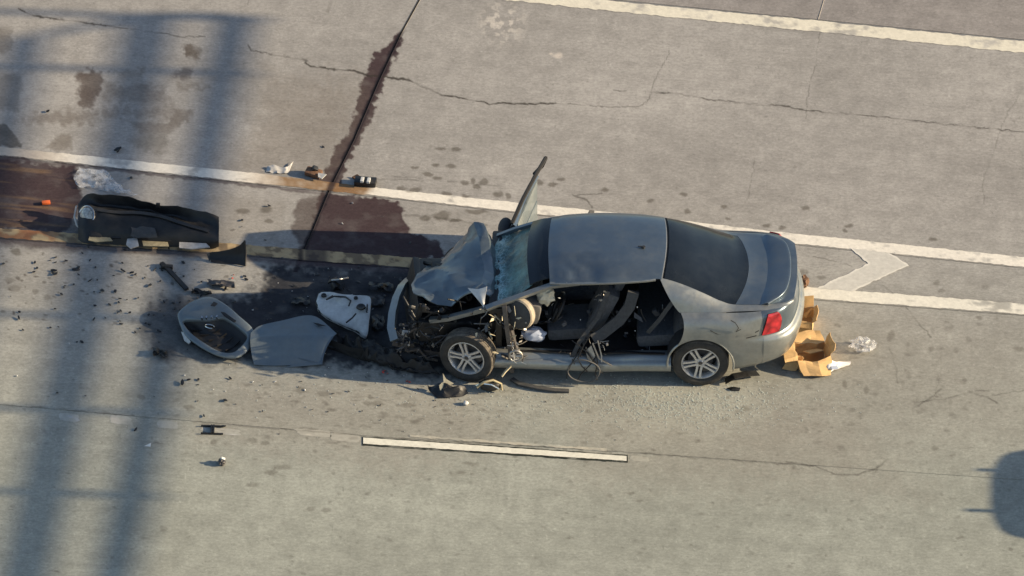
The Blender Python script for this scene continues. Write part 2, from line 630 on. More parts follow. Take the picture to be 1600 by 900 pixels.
CRACKS = [
    ([(478, 97), (483, 102), (510, 107), (545, 110), (572, 117), (606, 121), (640, 125), (665, 137), (690, 149), (718, 153), (765, 162), (800, 162), (830, 163), (868, 161)], 1.6, 0.9),
    ([(868, 161), (925, 165), (965, 168), (1000, 166), (1012, 158), (1018, 146)], 0.9, 0.5),
    ([(960, 141), (978, 143)], 1.3, 0.6),
    ([(1018, 144), (1060, 147), (1085, 151), (1110, 156), (1150, 160), (1180, 163), (1228, 166), (1260, 173), (1326, 178), (1380, 183), (1440, 190), (1510, 198), (1600, 206)], 1.3, 0.75),
    ([(30, 14), (40, 19), (48, 23), (100, 31), (165, 40)], 1.4, 0.8),
    ([(165, 40), (230, 49), (285, 57), (320, 58)], 1.1, 0.6),
    ([(388, 70), (393, 80), (430, 85), (480, 95)], 1.2, 0.65),
    ([(1285, 30), (1279, 62), (1276, 100), (1265, 130), (1258, 185)], 0.8, 0.4),
    ([(1045, 80), (1040, 95), (1022, 125), (1018, 146)], 0.8, 0.4),
    ([(1595, 145), (1570, 185), (1555, 230), (1535, 285), (1538, 320)], 0.9, 0.3),
    ([(1180, 250), (1170, 300), (1165, 318)], 0.8, 0.3),
    ([(940, 303), (895, 305), (918, 312), (925, 325)], 1.2, 0.55),
    ([(0, 632), (100, 640), (300, 659), (600, 684)], 1.2, 0.45),
    ([(600, 684), (760, 693), (960, 705), (1100, 716), (1230, 725), (1270, 729)], 1.3, 0.45),
    ([(1230, 722), (1275, 729), (1290, 736), (1305, 741), (1330, 743), (1350, 739), (1370, 730), (1388, 717)], 1.5, 0.5),
    ([(1425, 640), (1448, 626), (1470, 608)], 1.4, 0.45),
    ([(1440, 628), (1485, 622), (1520, 611), (1545, 610)], 1.4, 0.4),
    ([(1400, 618), (1430, 628), (1480, 627)], 1.0, 0.3),
    ([(1515, 612), (1545, 622), (1558, 630)], 1.6, 0.5),
    ([(1550, 618), (1600, 610)], 1.3, 0.4),
    ([(1270, 400), (1330, 415)], 1.0, 0.4),
    ([(1415, 480), (1440, 510), (1455, 527)], 1.2, 0.45),
    ([(1380, 445), (1398, 460)], 1.2, 0.4),
    ([(1390, 545), (1400, 575), (1402, 600)], 1.0, 0.25),
    ([(1470, 540), (1470, 590), (1455, 630)], 1.0, 0.2),
    ([(600, 335), (665, 337), (760, 352)], 2.4, 0.35),
    ([(590, 279), (640, 281), (660, 283)], 1.6, 0.35),
    ([(600, 274), (660, 279)], 1.3, 0.35),
    ([(700, 283), (785, 291)], 1.5, 0.35),
    ([(0, 900 - 20), (500, 890)], 1.0, 0.1),
]
PURPLE = (0.048, 0.029, 0.033)
# (polygon, colour, opacity, edge softness px, roughening px)
STAINS_SHADE = [
    ([(624, 50), (630, 56), (606, 118), (575, 190), (548, 250), (528, 290), (508, 296), (488, 280), (516, 258), (522, 236), (540, 214), (555, 180), (560, 150), (563, 130), (572, 108), (588, 82), (604, 70)], PURPLE, 0.95, 2.5, 9),
    ([(498, 302), (616, 314), (624, 318), (634, 345), (640, 362), (668, 372), (690, 384), (700, 400), (560, 420), (466, 410), (470, 400), (486, 360)], PURPLE, 0.92, 2.5, 8),
    ([(506, 300), (470, 310), (458, 340), (455, 365), (466, 375), (470, 385), (462, 405), (478, 408), (494, 355)], (0.075, 0.055, 0.05), 0.72, 4, 8),
    ([(-40, 240), (60, 252), (118, 262), (122, 290), (128, 310), (118, 345), (95, 368), (60, 362), (-40, 358)], PURPLE, 0.92, 5, 10),
    ([(-40, 385), (-40, 345), (60, 345), (130, 350), (130, 395), (90, 390)], (0.05, 0.045, 0.05), 0.55, 8, 10),
    ([(285, 72), (310, 74), (313, 90), (290, 91)], (0.085, 0.065, 0.05), 0.72, 4, 9),
    ([(125, 112), (163, 110), (160, 130), (150, 165), (118, 166), (122, 140)], (0.075, 0.055, 0.048), 0.75, 5, 12),
    ([(165, 128), (262, 136), (262, 164), (160, 158)], (0.11, 0.09, 0.075), 0.45, 8, 14),
    ([(158, 166), (266, 168), (262, 184), (160, 182)], (0.11, 0.09, 0.075), 0.45, 8, 14),
    ([(268, 170), (304, 172), (300, 190), (266, 196)], (0.10, 0.08, 0.065), 0.55, 5, 11),
    ([(205, 190), (284, 194), (270, 206), (215, 208)], (0.12, 0.10, 0.085), 0.5, 4, 6),
    ([(282, 128), (330, 132), (326, 140), (280, 140)], (0.13, 0.11, 0.09), 0.45, 6, 12),
    ([(185, 108), (225, 106), (222, 122), (190, 124)], (0.13, 0.11, 0.09), 0.4, 7, 12),
    ([(278, 108), (302, 102), (296, 122), (272, 122)], (0.08, 0.07, 0.07), 0.6, 5, 12),
    ([(60, 175), (150, 172), (148, 192), (110, 196), (40, 188)], (0.11, 0.09, 0.075), 0.5, 7, 14),
    ([(90, 212), (112, 210), (112, 236), (70, 234)], (0.13, 0.11, 0.09), 0.5, 4, 6),
    ([(200, 215), (262, 205), (258, 240), (210, 232)], (0.13, 0.12, 0.105), 0.45, 5, 8),
    ([(-10, 45), (20, 45), (16, 80), (-10, 82)], (0.12, 0.11, 0.1), 0.5, 3, 6),
    ([(-10, 115), (34, 115), (30, 175), (-10, 170)], (0.13, 0.12, 0.11), 0.5, 4, 6),
    ([(-10, 195), (8, 195), (36, 225), (30, 232), (-10, 228)], (0.05, 0.045, 0.04), 0.7, 2, 5),
    ([(420, 120), (560, 130), (555, 200), (515, 280), (330, 270), (400, 210)], (0.17, 0.145, 0.12), 0.42, 40, 25),
    ([(330, 300), (450, 315), (440, 380), (330, 380)], (0.24, 0.22, 0.19), 0.3, 14, 10),
    # fluid run under the wreck, colour darkened and blued to deepen the shade
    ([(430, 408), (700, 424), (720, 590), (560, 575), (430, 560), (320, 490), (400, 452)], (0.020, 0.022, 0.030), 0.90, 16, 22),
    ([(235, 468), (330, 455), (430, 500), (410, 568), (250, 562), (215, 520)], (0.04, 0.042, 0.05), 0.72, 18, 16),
    # worn brown ground in front of the wreck
    ([(380, 590), (720, 605), (800, 690), (620, 740), (300, 680)], (0.27, 0.235, 0.20), 0.28, 40, 30),
    ([(1300, 480), (1640, 500), (1640, 720), (1180, 700), (1220, 620)], (0.25, 0.23, 0.20), 0.28, 70, 40),
    ([(900, 640), (1300, 640), (1450, 780), (900, 750)], (0.27, 0.235, 0.20), 0.25, 50, 30),
    ([(985, 600), (1150, 608), (1200, 640), (1130, 672), (1010, 668)], (0.42, 0.425, 0.37), 0.38, 30, 20),
]
PRINTS = [(705, 259, 9, 5), (682, 258, 7, 4), (648, 261, 8, 3), (668, 272, 11, 4), (683, 279, 10, 4), (725, 285, 8, 4), (738, 282, 4, 5), (744, 290, 8, 5), (757, 284, 9, 6),
          (627, 294, 9, 4), (648, 297, 12, 5), (699, 304, 10, 4), (727, 306, 9, 3), (778, 304, 10, 5), (794, 306, 5, 6), (843, 286, 7, 5), (863, 288, 9, 4), (877, 280, 8, 3),
          (690, 337, 17, 9), (665, 341, 10, 5), (745, 331, 20, 4), (712, 345, 12, 3), (945, 297, 7, 4), (1068, 303, 8, 4), (1017, 315, 7, 4), (1074, 330, 8, 5), (1132, 324, 6, 3), (1138, 341, 6, 2),
          (1198, 352, 9, 4), (1221, 356, 8, 4), (1258, 326, 8, 5), (1327, 353, 9, 4), (1458, 374, 8, 4), (1256, 425, 9, 5), (1284, 434, 7, 4), (690, 232, 10, 3), (713, 234, 8, 4),
          (1462, 442, 8, 5), (1470, 453, 7, 3), (1530, 497, 7, 4), (1592, 545, 10, 5), (1320, 360, 5, 3), (1455, 545, 6, 5), (1392, 525, 6, 10), (1350, 465, 6, 4),
          (415, 328, 12, 6), (380, 330, 14, 5), (420, 345, 8, 4), (25, 394, 9, 6), (22, 450, 12, 6), (15, 438, 10, 5), (75, 465, 8, 6), (55, 455, 6, 5),
          (590, 632, 12, 5), (640, 634, 14, 5), (648, 658, 9, 4), (575, 630, 8, 4), (470, 610, 10, 5), (580, 620, 5, 3), (505, 615, 10, 5), (295, 637, 9, 5), (220, 620, 8, 4),
          (395, 688, 10, 4), (415, 693, 8, 4), (335, 690, 7, 5), (440, 730, 18, 5), (425, 738, 12, 5), (395, 757, 12, 4), (485, 795, 8, 4), (510, 797, 9, 4), (1460, 700, 7, 4),
          (985, 770, 8, 3), (1000, 783, 7, 4), (720, 738, 9, 3), (735, 725, 15, 3), (1165, 640, 9, 4), (1320, 600, 4, 9), (1355, 610, 4, 8), (1500, 840, 8, 3), (1580, 858, 6, 3), (890, 840, 9, 2)]


def poly_sd(px, py, poly):
    """signed distance, positive inside"""
    n = len(poly)
    d = np.full(px.shape, 1e9)
    inside = np.zeros(px.shape, bool)
    for i in range(n):
        x1, y1 = poly[i]
        x2, y2 = poly[(i + 1) % n]
        ex, ey = x2 - x1, y2 - y1
        t = np.clip(((px - x1) * ex + (py - y1) * ey) / (ex * ex + ey * ey + 1e-9), 0, 1)
        d = np.minimum(d, np.hypot(px - x1 - t * ex, py - y1 - t * ey))
        c = ((y1 > py) != (y2 > py)) & (px < (x2 - x1) * (py - y1) / ((y2 - y1) if y2 != y1 else 1e-9) + x1)
        inside ^= c
    return np.where(inside, d, -d)


def line_d(px, py, pts):
    d = np.full(px.shape, 1e9)
    for (x1, y1), (x2, y2) in zip(pts[:-1], pts[1:]):
        ex, ey = x2 - x1, y2 - y1
        t = np.clip(((px - x1) * ex + (py - y1) * ey) / (ex * ex + ey * ey + 1e-9), 0, 1)
        d = np.minimum(d, np.hypot(px - x1 - t * ex, (py - y1 - t * ey) * 1.25))
    return d


def lerp_to(col, idx, color, a):
    col[idx, :3] = col[idx, :3] * (1 - a[:, None]) + np.array(color)[None] * a[:, None]


def bbox_idx(px, py, pts, pad):
    xs = [p[0] for p in pts]
    ys = [p[1] for p in pts]
    return np.nonzero((px > min(xs) - pad) & (px < max(xs) + pad) & (py > min(ys) - pad) & (py < max(ys) + pad))[0]


rngp = np.random.default_rng(11)
SPOTS = []
for _ in range(620):     # small oil drips and scuffs, mostly in the lower lanes
    if rngp.random() < 0.7:
        SPOTS.append((rngp.uniform(-50, 1640), rngp.uniform(590, 905), rngp.uniform(1.5, 6), rngp.uniform(1, 3), rngp.uniform(.12, .4)))
    else:
        SPOTS.append((rngp.uniform(-50, 1640), rngp.uniform(0, 600), rngp.uniform(1.2, 4), rngp.uniform(1, 2.4), rngp.uniform(.1, .35)))
for _ in range(260):     # grubby flecks in front of and left of the wreck
    SPOTS.append((rngp.normal(620, 230), rngp.normal(640, 45), rngp.uniform(2, 9), rngp.uniform(1, 3.2), rngp.uniform(.15, .4)))
for _ in range(150):
    SPOTS.append((rngp.uniform(0, 480), rngp.normal(440, 45), rngp.uniform(1.5, 5), rngp.uniform(1, 3), rngp.uniform(.3, .8)))
for _ in range(160):
    SPOTS.append((rngp.normal(1350, 120), rngp.normal(590, 50), rngp.uniform(2, 8), rngp.uniform(1.5, 6), rngp.uniform(.1, .3)))


def ground_colour(px, py):
    n = px.size
    wx, wy = Gnp(px, py)
    col = np.ones((n, 4))
    base = np.array([0.322, 0.313, 0.300])
    col[:, :3] = base
    # the lower lanes are a little greener and paler, the upper ones pinker
    t = sstep(280, 800, py)[:, None]
    col[:, :3] = col[:, :3] * (1 - t) + np.array([0.304, 0.318, 0.282]) * t
    t = sstep(120, -60, py)[:, None]
    col[:, :3] *= 1 - 0.06 * t
    t = (py < L_A(px)).astype(float)[:, None]
    col[:, :3] *= 1 - t * np.array([0.17, 0.19, 0.18])
    # along-the-lane coordinate (streaks follow the traffic)
    th = R(-8.5)
    al = wx * math.cos(th) + wy * math.sin(th)
    ac = -wx * math.sin(th) + wy * math.cos(th)
    big = fbm(wx * 0.5, wy * 0.5, 3, 3)
    col[:, :3] *= (0.86 + 0.28 * big)[:, None]
    streak = fbm(al * 0.35, ac * 5.0, 21, 4)
    col[:, :3] *= (0.93 + 0.14 * streak)[:, None]
    st2 = fbm(al * 1.2, ac * 26.0, 41, 2)
    col[:, :3] *= (0.95 + 0.10 * st2)[:, None]
    mott = fbm(wx * 7, wy * 7, 61, 4)
    col[:, :3] *= (0.84 + 0.32 * mott)[:, None]
    # tined grooves across the lane, faint
    gro = fbm(al * 16 + 2.5 * mott, ac * 1.1 + 1.7 * big, 77, 3)
    col[:, :3] *= (0.955 + 0.09 * gro)[:, None]
    # light aggregate flecks
    fl = vnoise(wx * 55, wy * 34, 5)
    col[:, :3] *= (1 + 0.28 * sstep(0.90, 1.0, fl))[:, None]
    fd = vnoise(wx * 42, wy * 28, 9)
    col[:, :3] *= (1 - 0.30 * sstep(0.93, 1.0, fd))[:, None]
    # warped coordinates for ragged edges
    nx = fbm(px / 9.0, py / 7.0, 101, 4) - 0.5
    ny = fbm(px / 9.0, py / 7.0, 131, 4) - 0.5
    for poly, colr, op, soft, rough in STAINS_SHADE:
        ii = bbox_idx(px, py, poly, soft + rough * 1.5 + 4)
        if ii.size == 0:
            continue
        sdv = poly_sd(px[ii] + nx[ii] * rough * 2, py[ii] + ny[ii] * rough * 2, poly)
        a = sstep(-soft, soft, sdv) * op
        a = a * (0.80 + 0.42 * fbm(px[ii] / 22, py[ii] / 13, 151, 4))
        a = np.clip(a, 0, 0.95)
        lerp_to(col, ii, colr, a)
    # prints
    for k, (x, y, a_, b_) in enumerate(PRINTS):
        ii = np.nonzero((np.abs(px - x) < a_ * 2) & (np.abs(py - y) < b_ * 2.4))[0]
        if ii.size == 0:
            continue
        u = (px[ii] - x + nx[ii] * 8) / a_
        v = (py[ii] - y + ny[ii] * 6) / b_
        r = np.hypot(u, v)
        a = sstep(1.1, 0.55, r) * (0.62 if y < 420 else 0.4)
        lerp_to(col, ii, (0.085, 0.075, 0.06), a)
    for (x, y, a_, b_, o_) in SPOTS:
        ii = np.nonzero((np.abs(px - x) < a_ * 2 + 3) & (np.abs(py - y) < b_ * 2 + 3))[0]
        if ii.size == 0:
            continue
        r = np.hypot((px[ii] - x + nx[ii] * 8) / a_, (py[ii] - y + ny[ii] * 5) / b_)
        lerp_to(col, ii, (0.08, 0.07, 0.06), sstep(1.2, 0.4, r) * o_)
    # orange-brown streaks in the left pool
    ii = bbox_idx(px, py, [(0, 255), (130, 350)], 5)
    if ii.size:
        a = sstep(0.55, 0.8, fbm(al[ii] * 1.5, ac[ii] * 14, 171, 3)) * 0.5 * sstep(140, 90, px[ii])
        lerp_to(col, ii, (0.22, 0.14, 0.08), a)
    # chalky scrape at the top
    ii = bbox_idx(px, py, [(735, -20), (835, 85)], 20)
    if ii.size:
        dd = np.hypot((px[ii] - 785) / 45, (py[ii] - 35) / 42)
        a = sstep(1.1, 0.2, dd) * sstep(0.44, 0.62, fbm(px[ii] / 7, py[ii] / 6, 191, 4)) * 0.9
        lerp_to(col, ii, (0.52, 0.49, 0.45), a)
    for (x, y, s_) in ((873, 86, 9), (862, 84, 4), (505, 6, 3)):
        ii = np.nonzero(np.hypot(px - x, py - y) < s_ * 2)[0]
        if ii.size:
            r = np.hypot((px[ii] - x + nx[ii] * 10) / s_, (py[ii] - y + ny[ii] * 6) / (s_ * .6))
            lerp_to(col, ii, (0.55, 0.5, 0.45), sstep(1.1, 0.4, r) * .7)
    # cracks
    for pts, w, op in CRACKS:
        ii = bbox_idx(px, py, pts, 10)
        if ii.size == 0:
            continue
        d = line_d(px[ii] + nx[ii] * 5, py[ii] + ny[ii] * 5, pts)
        vary = sstep(0.25, 0.6, vnoise(px[ii] / 16.0, py[ii] / 16.0, 201))
        a = sstep(w * 1.5, w * 0.5, d) * op * (0.35 + 0.65 * vary)
        lerp_to(col, ii, (0.04, 0.035, 0.03), a)
    # oily line along the transverse joint
    ii = np.nonzero((py > 40) & (py < 425) & (px > 430) & (px < 650))[0]
    if ii.size:
        d = np.abs(px[ii] - T1f(py[ii]) + nx[ii] * 5)
        a = sstep(7, 2.0, d) * sstep(40, 60, py[ii]) * 0.9
        lerp_to(col, ii, (0.022, 0.018, 0.022), a)
    ii = np.nonzero((py < 60) & (px > 600) & (px < 720))[0]
    if ii.size:
        d = np.abs(px[ii] - T1f(py[ii]) + nx[ii] * 2)
        lerp_to(col, ii, (0.07, 0.06, 0.055), sstep(2.6, 1.0, d) * .7)
    # grime along the two lines at the left
    for Lf, x0, x1, wd in ((L_B, -60, 520, 4), (L_C, -60, 1000, 9)):
        ii = np.nonzero((px > x0 - 40) & (px < x1 + 40))[0]
        if ii.size:
            d = np.abs(py[ii] - Lf(px[ii]) - 2 + ny[ii] * 6)
            a = sstep(wd, wd * .25, d) * sstep(x1 + 30, x1 - 60, px[ii]) * 0.7
            lerp_to(col, ii, (0.075, 0.06, 0.065), a)
    lum = col[:, :3].mean(1)
    col[:, 3] = sstep(0.16, 0.05, lum)      # wetness -> gloss
    return np.clip(col, 0.004, 0.9)


def colour_mesh(name, PX, PY, z, mat, colfun, parent=None, skirt=0.0):
    """grid of photo-traced ground points laid on the ground plane, coloured per vertex"""
    n, m = PX.shape
    wx, wy = Gnp(PX.ravel(), PY.ravel())
    co = np.stack([wx, wy, np.full(wx.shape, z)], 1)
    col = colfun(PX.ravel(), PY.ravel())
    idx = np.arange(n * m).reshape(n, m)
    q = np.stack([idx[:-1, :-1], idx[1:, :-1], idx[1:, 1:], idx[:-1, 1:]], -1).reshape(-1, 4)
    if skirt:
        loop = np.concatenate([idx[0, :], idx[1:, -1], idx[-1, -2::-1], idx[-2:0:-1, 0]])
        k0 = co.shape[0]
        low = co[loop].copy()
        low[:, 2] -= skirt
        co = np.concatenate([co, low])
        col = np.concatenate([col, col[loop] * np.array([.65, .65, .65, 1])])
        L = len(loop)
        a = loop
        b = np.roll(loop, -1)
        c = k0 + (np.arange(L) + 1) % L
        d = k0 + np.arange(L)
        q = np.concatenate([q, np.stack([a, d, c, b], 1)])
    me = bpy.data.meshes.new(name)
    me.vertices.add(len(co))
    me.vertices.foreach_set('co', co.astype(np.float32).ravel())
    me.loops.add(q.size)
    me.loops.foreach_set('vertex_index', q.astype(np.int32).ravel())
    me.polygons.add(len(q))
    me.polygons.foreach_set('loop_start', (np.arange(len(q)) * 4).astype(np.int32))
    me.update(calc_edges=True)
    # make sure the sheet faces up
    if me.polygons[0].normal.z < 0:
        me.flip_normals()
    a = me.attributes.new('col', 'FLOAT_COLOR', 'POINT')
    a.data.foreach_set('color', col.astype(np.float32).ravel())
    me.materials.append(mat)
    o = bpy.data.objects.new(name, me)
    C.objects.link(o)
    if parent:
        o.parent = parent
    return o


def axis(lo, hi, step, flo, fhi, coarse):
    """samples from lo to hi: step inside [flo,fhi], coarse outside"""
    a = []
    if lo < flo:
        k = max(1, int((min(flo, hi) - lo) / coarse))
        a += list(np.linspace(lo, min(flo, hi), k, endpoint=False))
    s, e = max(lo, flo), min(hi, fhi)
    if e > s:
        k = max(1, int((e - s) / step))
        a += list(np.linspace(s, e, k, endpoint=False))
    if hi > fhi:
        k = max(1, int((hi - max(fhi, lo)) / coarse))
        a += list(np.linspace(max(fhi, lo), hi, k, endpoint=False))
    a.append(hi)
    return np.array(a)


ground = MB()
ground.add([(-3000, -3000, -0.06), (3000, -3000, -0.06), (3000, 3000, -0.06), (-3000, 3000, -0.06)], [(0, 1, 2, 3)])
tag(ground.build('ground', M['far_ground'], smooth=False), kind='structure')
road = MB()
g0 = [G(-900, -700, -0.02), G(2500, -700, -0.02), G(2500, 1700, -0.02), G(-900, 1700, -0.02)]
road.add(g0, [(3, 2, 1, 0)])
road = tag(road.build('road', M['base'], smooth=False), kind='structure')
STEP = 1.7
GAP = 0.22


def slab(xl, xr, yt, yb):
    """xl(y), xr(y) side edges; yt(x), yb(x) upper and lower edges in photo pixels"""
    x0, x1 = float(np.min(xl(np.array([yt(0), yb(0)])))), float(np.max(xr(np.array([yt(1600), yb(1600)]))))
    xs = axis(x0, x1, STEP, -20, 1620, 30)
    us = (xs - x0) / (x1 - x0)
    ymid0 = min(float(yt(max(x0, 0))), float(yt(min(x1, 1600))))
    ymid1 = max(float(yb(max(x0, 0))), float(yb(min(x1, 1600))))
    ys = axis(ymid0, ymid1, STEP * 1.05, -20, 920, 30)
    vs = (ys - ymid0) / (ymid1 - ymid0)
    U, V = np.meshgrid(us, vs, indexing='ij')
    Y0 = ymid0 + V * (ymid1 - ymid0)
    PXa = xl(Y0) * (1 - U) + xr(Y0) * U
    PYa = yt(PXa) * (1 - V) + yb(PXa) * V
    for _ in range(2):
        PXa = xl(PYa) * (1 - U) + xr(PYa) * U
        PYa = yt(PXa) * (1 - V) + yb(PXa) * V
    return colour_mesh('concrete_slab', PXa, PYa, 0.0, M['concrete'], ground_colour, road, 0.018)


cx = lambda v: (lambda y: np.full(np.shape(y), float(v)))
off = lambda f, d: (lambda x: f(x) + d)
TA = interp_line([(-500, 1560), (0, 1287), (30, 1278)])
slab(cx(-350), off(TA, -GAP), cx(-330), off(L_A, -GAP))
slab(off(TA, GAP), cx(1950), cx(-330), off(L_A, -GAP))
slab(cx(-350), off(T1f, -1.2), off(L_A, GAP), off(L_B, -GAP))
slab(off(T1f, 1.2), cx(1950), off(L_A, GAP), off(L_B, -GAP))
slab(cx(-350), off(T1f, -1.2), off(L_B, GAP), off(L_C, -GAP))
slab(off(T1f, 1.2), cx(1950), off(L_B, GAP), off(L_C, -GAP))
slab(cx(-350), cx(1950), off(L_C, GAP), off(L_D, -.12))
slab(cx(-350), cx(1950), off(L_D, .12), cx(1220))


# painted markings -----------------------------------------------------
def mark_colour(tint=(0.66, 0.63, 0.54), wear=0.25, seed=0, extra=None):
    def f(px, py):
        n = px.size
        g = ground_colour(px, py)
        col = np.ones((n, 4))
        col[:, :3] = np.array(tint)
        w = fbm(px / 11, py / 5, 300 + seed, 4)
        w2 = fbm(px / 60, py / 30, 330 + seed, 3)
        a = sstep(0.70 - wear, 0.90 - wear, 0.55 * w + 0.45 * w2) * 0.8
        col[:, :3] = col[:, :3] * (1 - a[:, None]) + g[:, :3] * 1.15 * a[:, None]
        col[:, :3] *= (0.9 + 0.2 * fbm(px / 5, py / 4, 350 + seed, 3))[:, None]
        if extra:
            extra(px, py, col, g)
        col[:, 3] = 0
        return np.clip(col, 0.01, 0.9)
    return f


def mark_line(name, ft, fb, x0, x1, z, colfun, rag=1.2, seed=0, step=2.2, nv=9):
    xs = axis(x0, x1, step, -20, 1620, 30)
    vs = np.linspace(0, 1, nv)
    U, V = np.meshgrid(xs, vs, indexing='ij')
    jt = (fbm(xs / 9, xs * 0, 400 + seed, 3) - .5) * rag * 2
    jb = (fbm(xs / 9, xs * 0, 430 + seed, 3) - .5) * rag * 2
    Y = (ft(U) + jt[:, None]) * (1 - V) + (fb(U) + jb[:, None]) * V
    o = colour_mesh(name, U, Y, z, M['road_paint'], colfun)
    return tag(o, kind='structure')


def up_extra(px, py, col, g):
    # rusty soak at the joint, grey-blue dirt at the left
    d = sstep(360, 470, px) * sstep(592, 575, px + 0.9 * (py - 290))
    r = fbm(px / 10, py / 6, 371, 3)
    a = np.clip(d * (0.6 + 0.6 * r), 0, 0.92)[:, None]
    col[:, :3] = col[:, :3] * (1 - a) + np.array([0.24, 0.145, 0.07]) * a
    a = (sstep(600, 520, px) * sstep(505, 520, px) * 0.5)[:, None]
    col[:, :3] = col[:, :3] * (1 - a) + np.array([0.21, 0.10, 0.035]) * a
    a = (sstep(8, 3, np.abs(px - 516 + (py - 295) * .45)) * 0.85)[:, None]
    col[:, :3] = col[:, :3] * (1 - a) + np.array([0.03, 0.025, 0.03]) * a
    a = (sstep(130, 60, px) * 0.55)[:, None]
    col[:, :3] = col[:, :3] * (1 - a) + np.array([0.22, 0.17, 0.14]) * a
    for x, y, rr in ((700, 303, 8), (727, 306, 8), (640, 298, 8), (1190, 367, 4)):
        a = (sstep(1.2, 0.5, np.hypot((px - x) / rr, (py - y) / 4)) * .6)[:, None]
        col[:, :3] = col[:, :3] * (1 - a) + np.array([0.12, 0.1, 0.08]) * a


def low_extra(px, py, col, g):
    # tan, grubby left half
    a = (sstep(1000, 700, px) * 0.88)[:, None]
    col[:, :3] = col[:, :3] * (1 - a) + np.array([0.42, 0.30, 0.15]) * a
    r = fbm(px / 14, py / 8, 381, 4)
    a = (sstep(0.48, 0.62, r) * sstep(1000, 700, px) * 0.7)[:, None]
    col[:, :3] = col[:, :3] * (1 - a) + np.array([0.10, 0.075, 0.06]) * a
    a = (sstep(130, 60, px) * sstep(0.42, 0.6, fbm(px / 20, py / 12, 391, 3)) * .7)[:, None]
    col[:, :3] = col[:, :3] * (1 - a) + np.array([0.30, 0.12, 0.06]) * a
    a = (sstep(6, 2, np.abs(px - 470)) * 0.85)[:, None]
    col[:, :3] = col[:, :3] * (1 - a) + np.array([0.03, 0.025, 0.03]) * a
    a = (sstep(470, 480, px) * sstep(520, 505, px) * .8)[:, None]
    col[:, :3] = col[:, :3] * (1 - a) + np.array([0.06, 0.05, 0.05]) * a


topT = interp_line([(816, -13), (960, 2), (1280, 33), (1600, 65)])
topB = interp_line([(816, 3), (960, 18), (1280, 50), (1600, 83)])
mark_line('lane_line', topT, topB, -300, 1950, 0.004, mark_colour((0.68, 0.65, 0.55), 0.2, 1), 1.4, 1)
upT = interp_line([(-400, 189), (0, 230), (400, 271), (600, 295), (800, 316), (1000, 337), (1200, 361), (1600, 402)])
upB = off(L_B, -1.6)
mark_line('lane_line', upT, upB, -340, 1950, 0.004, mark_colour((0.74, 0.71, 0.64), 0.16, 2, up_extra), 1.0, 2)
loT = interp_line([(-400, 328), (0, 357), (200, 371), (387, 383), (462, 389), (657, 404), (1280, 450), (1600, 475)])
loB = off(L_C, -1.6)
mark_line('lane_line', loT, loB, -340, 1950, 0.004, mark_colour((0.72, 0.70, 0.62), 0.18, 3, low_extra), 1.2, 3)


def quad_mark(name, A, B, z, colfun, n=60, m=24):
    """A, B: two polylines with the same number of points, a sheet between them"""
    A = np.array(A, float)
    B = np.array(B, float)
    t = np.linspace(0, len(A) - 1, n)
    k = np.arange(len(A))
    ax, ay = np.interp(t, k, A[:, 0]), np.interp(t, k, A[:, 1])
    bx, by = np.interp(t, k, B[:, 0]), np.interp(t, k, B[:, 1])
    V = np.linspace(0, 1, m)[None, :]
    PXa = ax[:, None] * (1 - V) + bx[:, None] * V
    PYa = ay[:, None] * (1 - V) + by[:, None] * V
    PXa = PXa + (fbm(PXa / 7, PYa / 7, 501, 3) - .5) * 3
    PYa = PYa + (fbm(PXa / 7, PYa / 7, 521, 3) - .5) * 3
    return tag(colour_mesh(name, PXa, PYa, z, M['road_paint'], colfun), kind='structure')


def chev_extra(px, py, col, g):
    d = np.minimum(line_d(px, py, [(1328, 388), (1357, 412), (1276, 451)]), line_d(px, py, [(1391, 396), (1421, 415), (1333, 455)]))
    a = (sstep(4, 1.5, d) * .7)[:, None]
    col[:, :3] = col[:, :3] * (1 - a) + np.array([0.74, 0.72, 0.66]) * a


quad_mark('chevron_marking', [(1328, 388), (1357, 412), (1276, 451)], [(1391, 396), (1421, 415), (1333, 455)], 0.0055, mark_colour((0.56, 0.55, 0.51), 0.10, 4, chev_extra))
# dash with black contrast edges
dT = interp_line([(567, 682), (980, 711)])
dB = interp_line([(567, 697), (980, 724)])


def contrast_col(px, py):
    col = np.ones((px.size, 4))
    col[:, :3] = np.array([0.035, 0.04, 0.035]) * (0.7 + 0.6 * fbm(px / 9, py / 5, 601, 3))[:, None]
    g = ground_colour(px, py)
    a = sstep(.58, .7, fbm(px / 14, py / 7, 611, 3))[:, None] * .55
    col[:, :3] = col[:, :3] * (1 - a) + g[:, :3] * a
    col[:, 3] = 0
    return col


mark_line('dash_border', off(dT, 0.3), off(dB, -0.6), 566, 981, 0.004, contrast_col, 0.8, 6)
mark_line('dash_marking', off(dT, 2.2), off(dB, -3.0), 567.5, 979, 0.008, mark_colour((0.72, 0.71, 0.62), 0.06, 5), 0.5, 5)
d2 = interp_line([(600, 680), (945, 704)])
mark_line('dash_marking', off(d2, -3.0), off(d2, 0.6), 640, 948, 0.0042, mark_colour((0.46, 0.44, 0.37), 0.3, 7), 1.5, 7)


def worn(seed, tint=(0.52, 0.50, 0.44)):
    return mark_colour(tint, 0.42, seed)


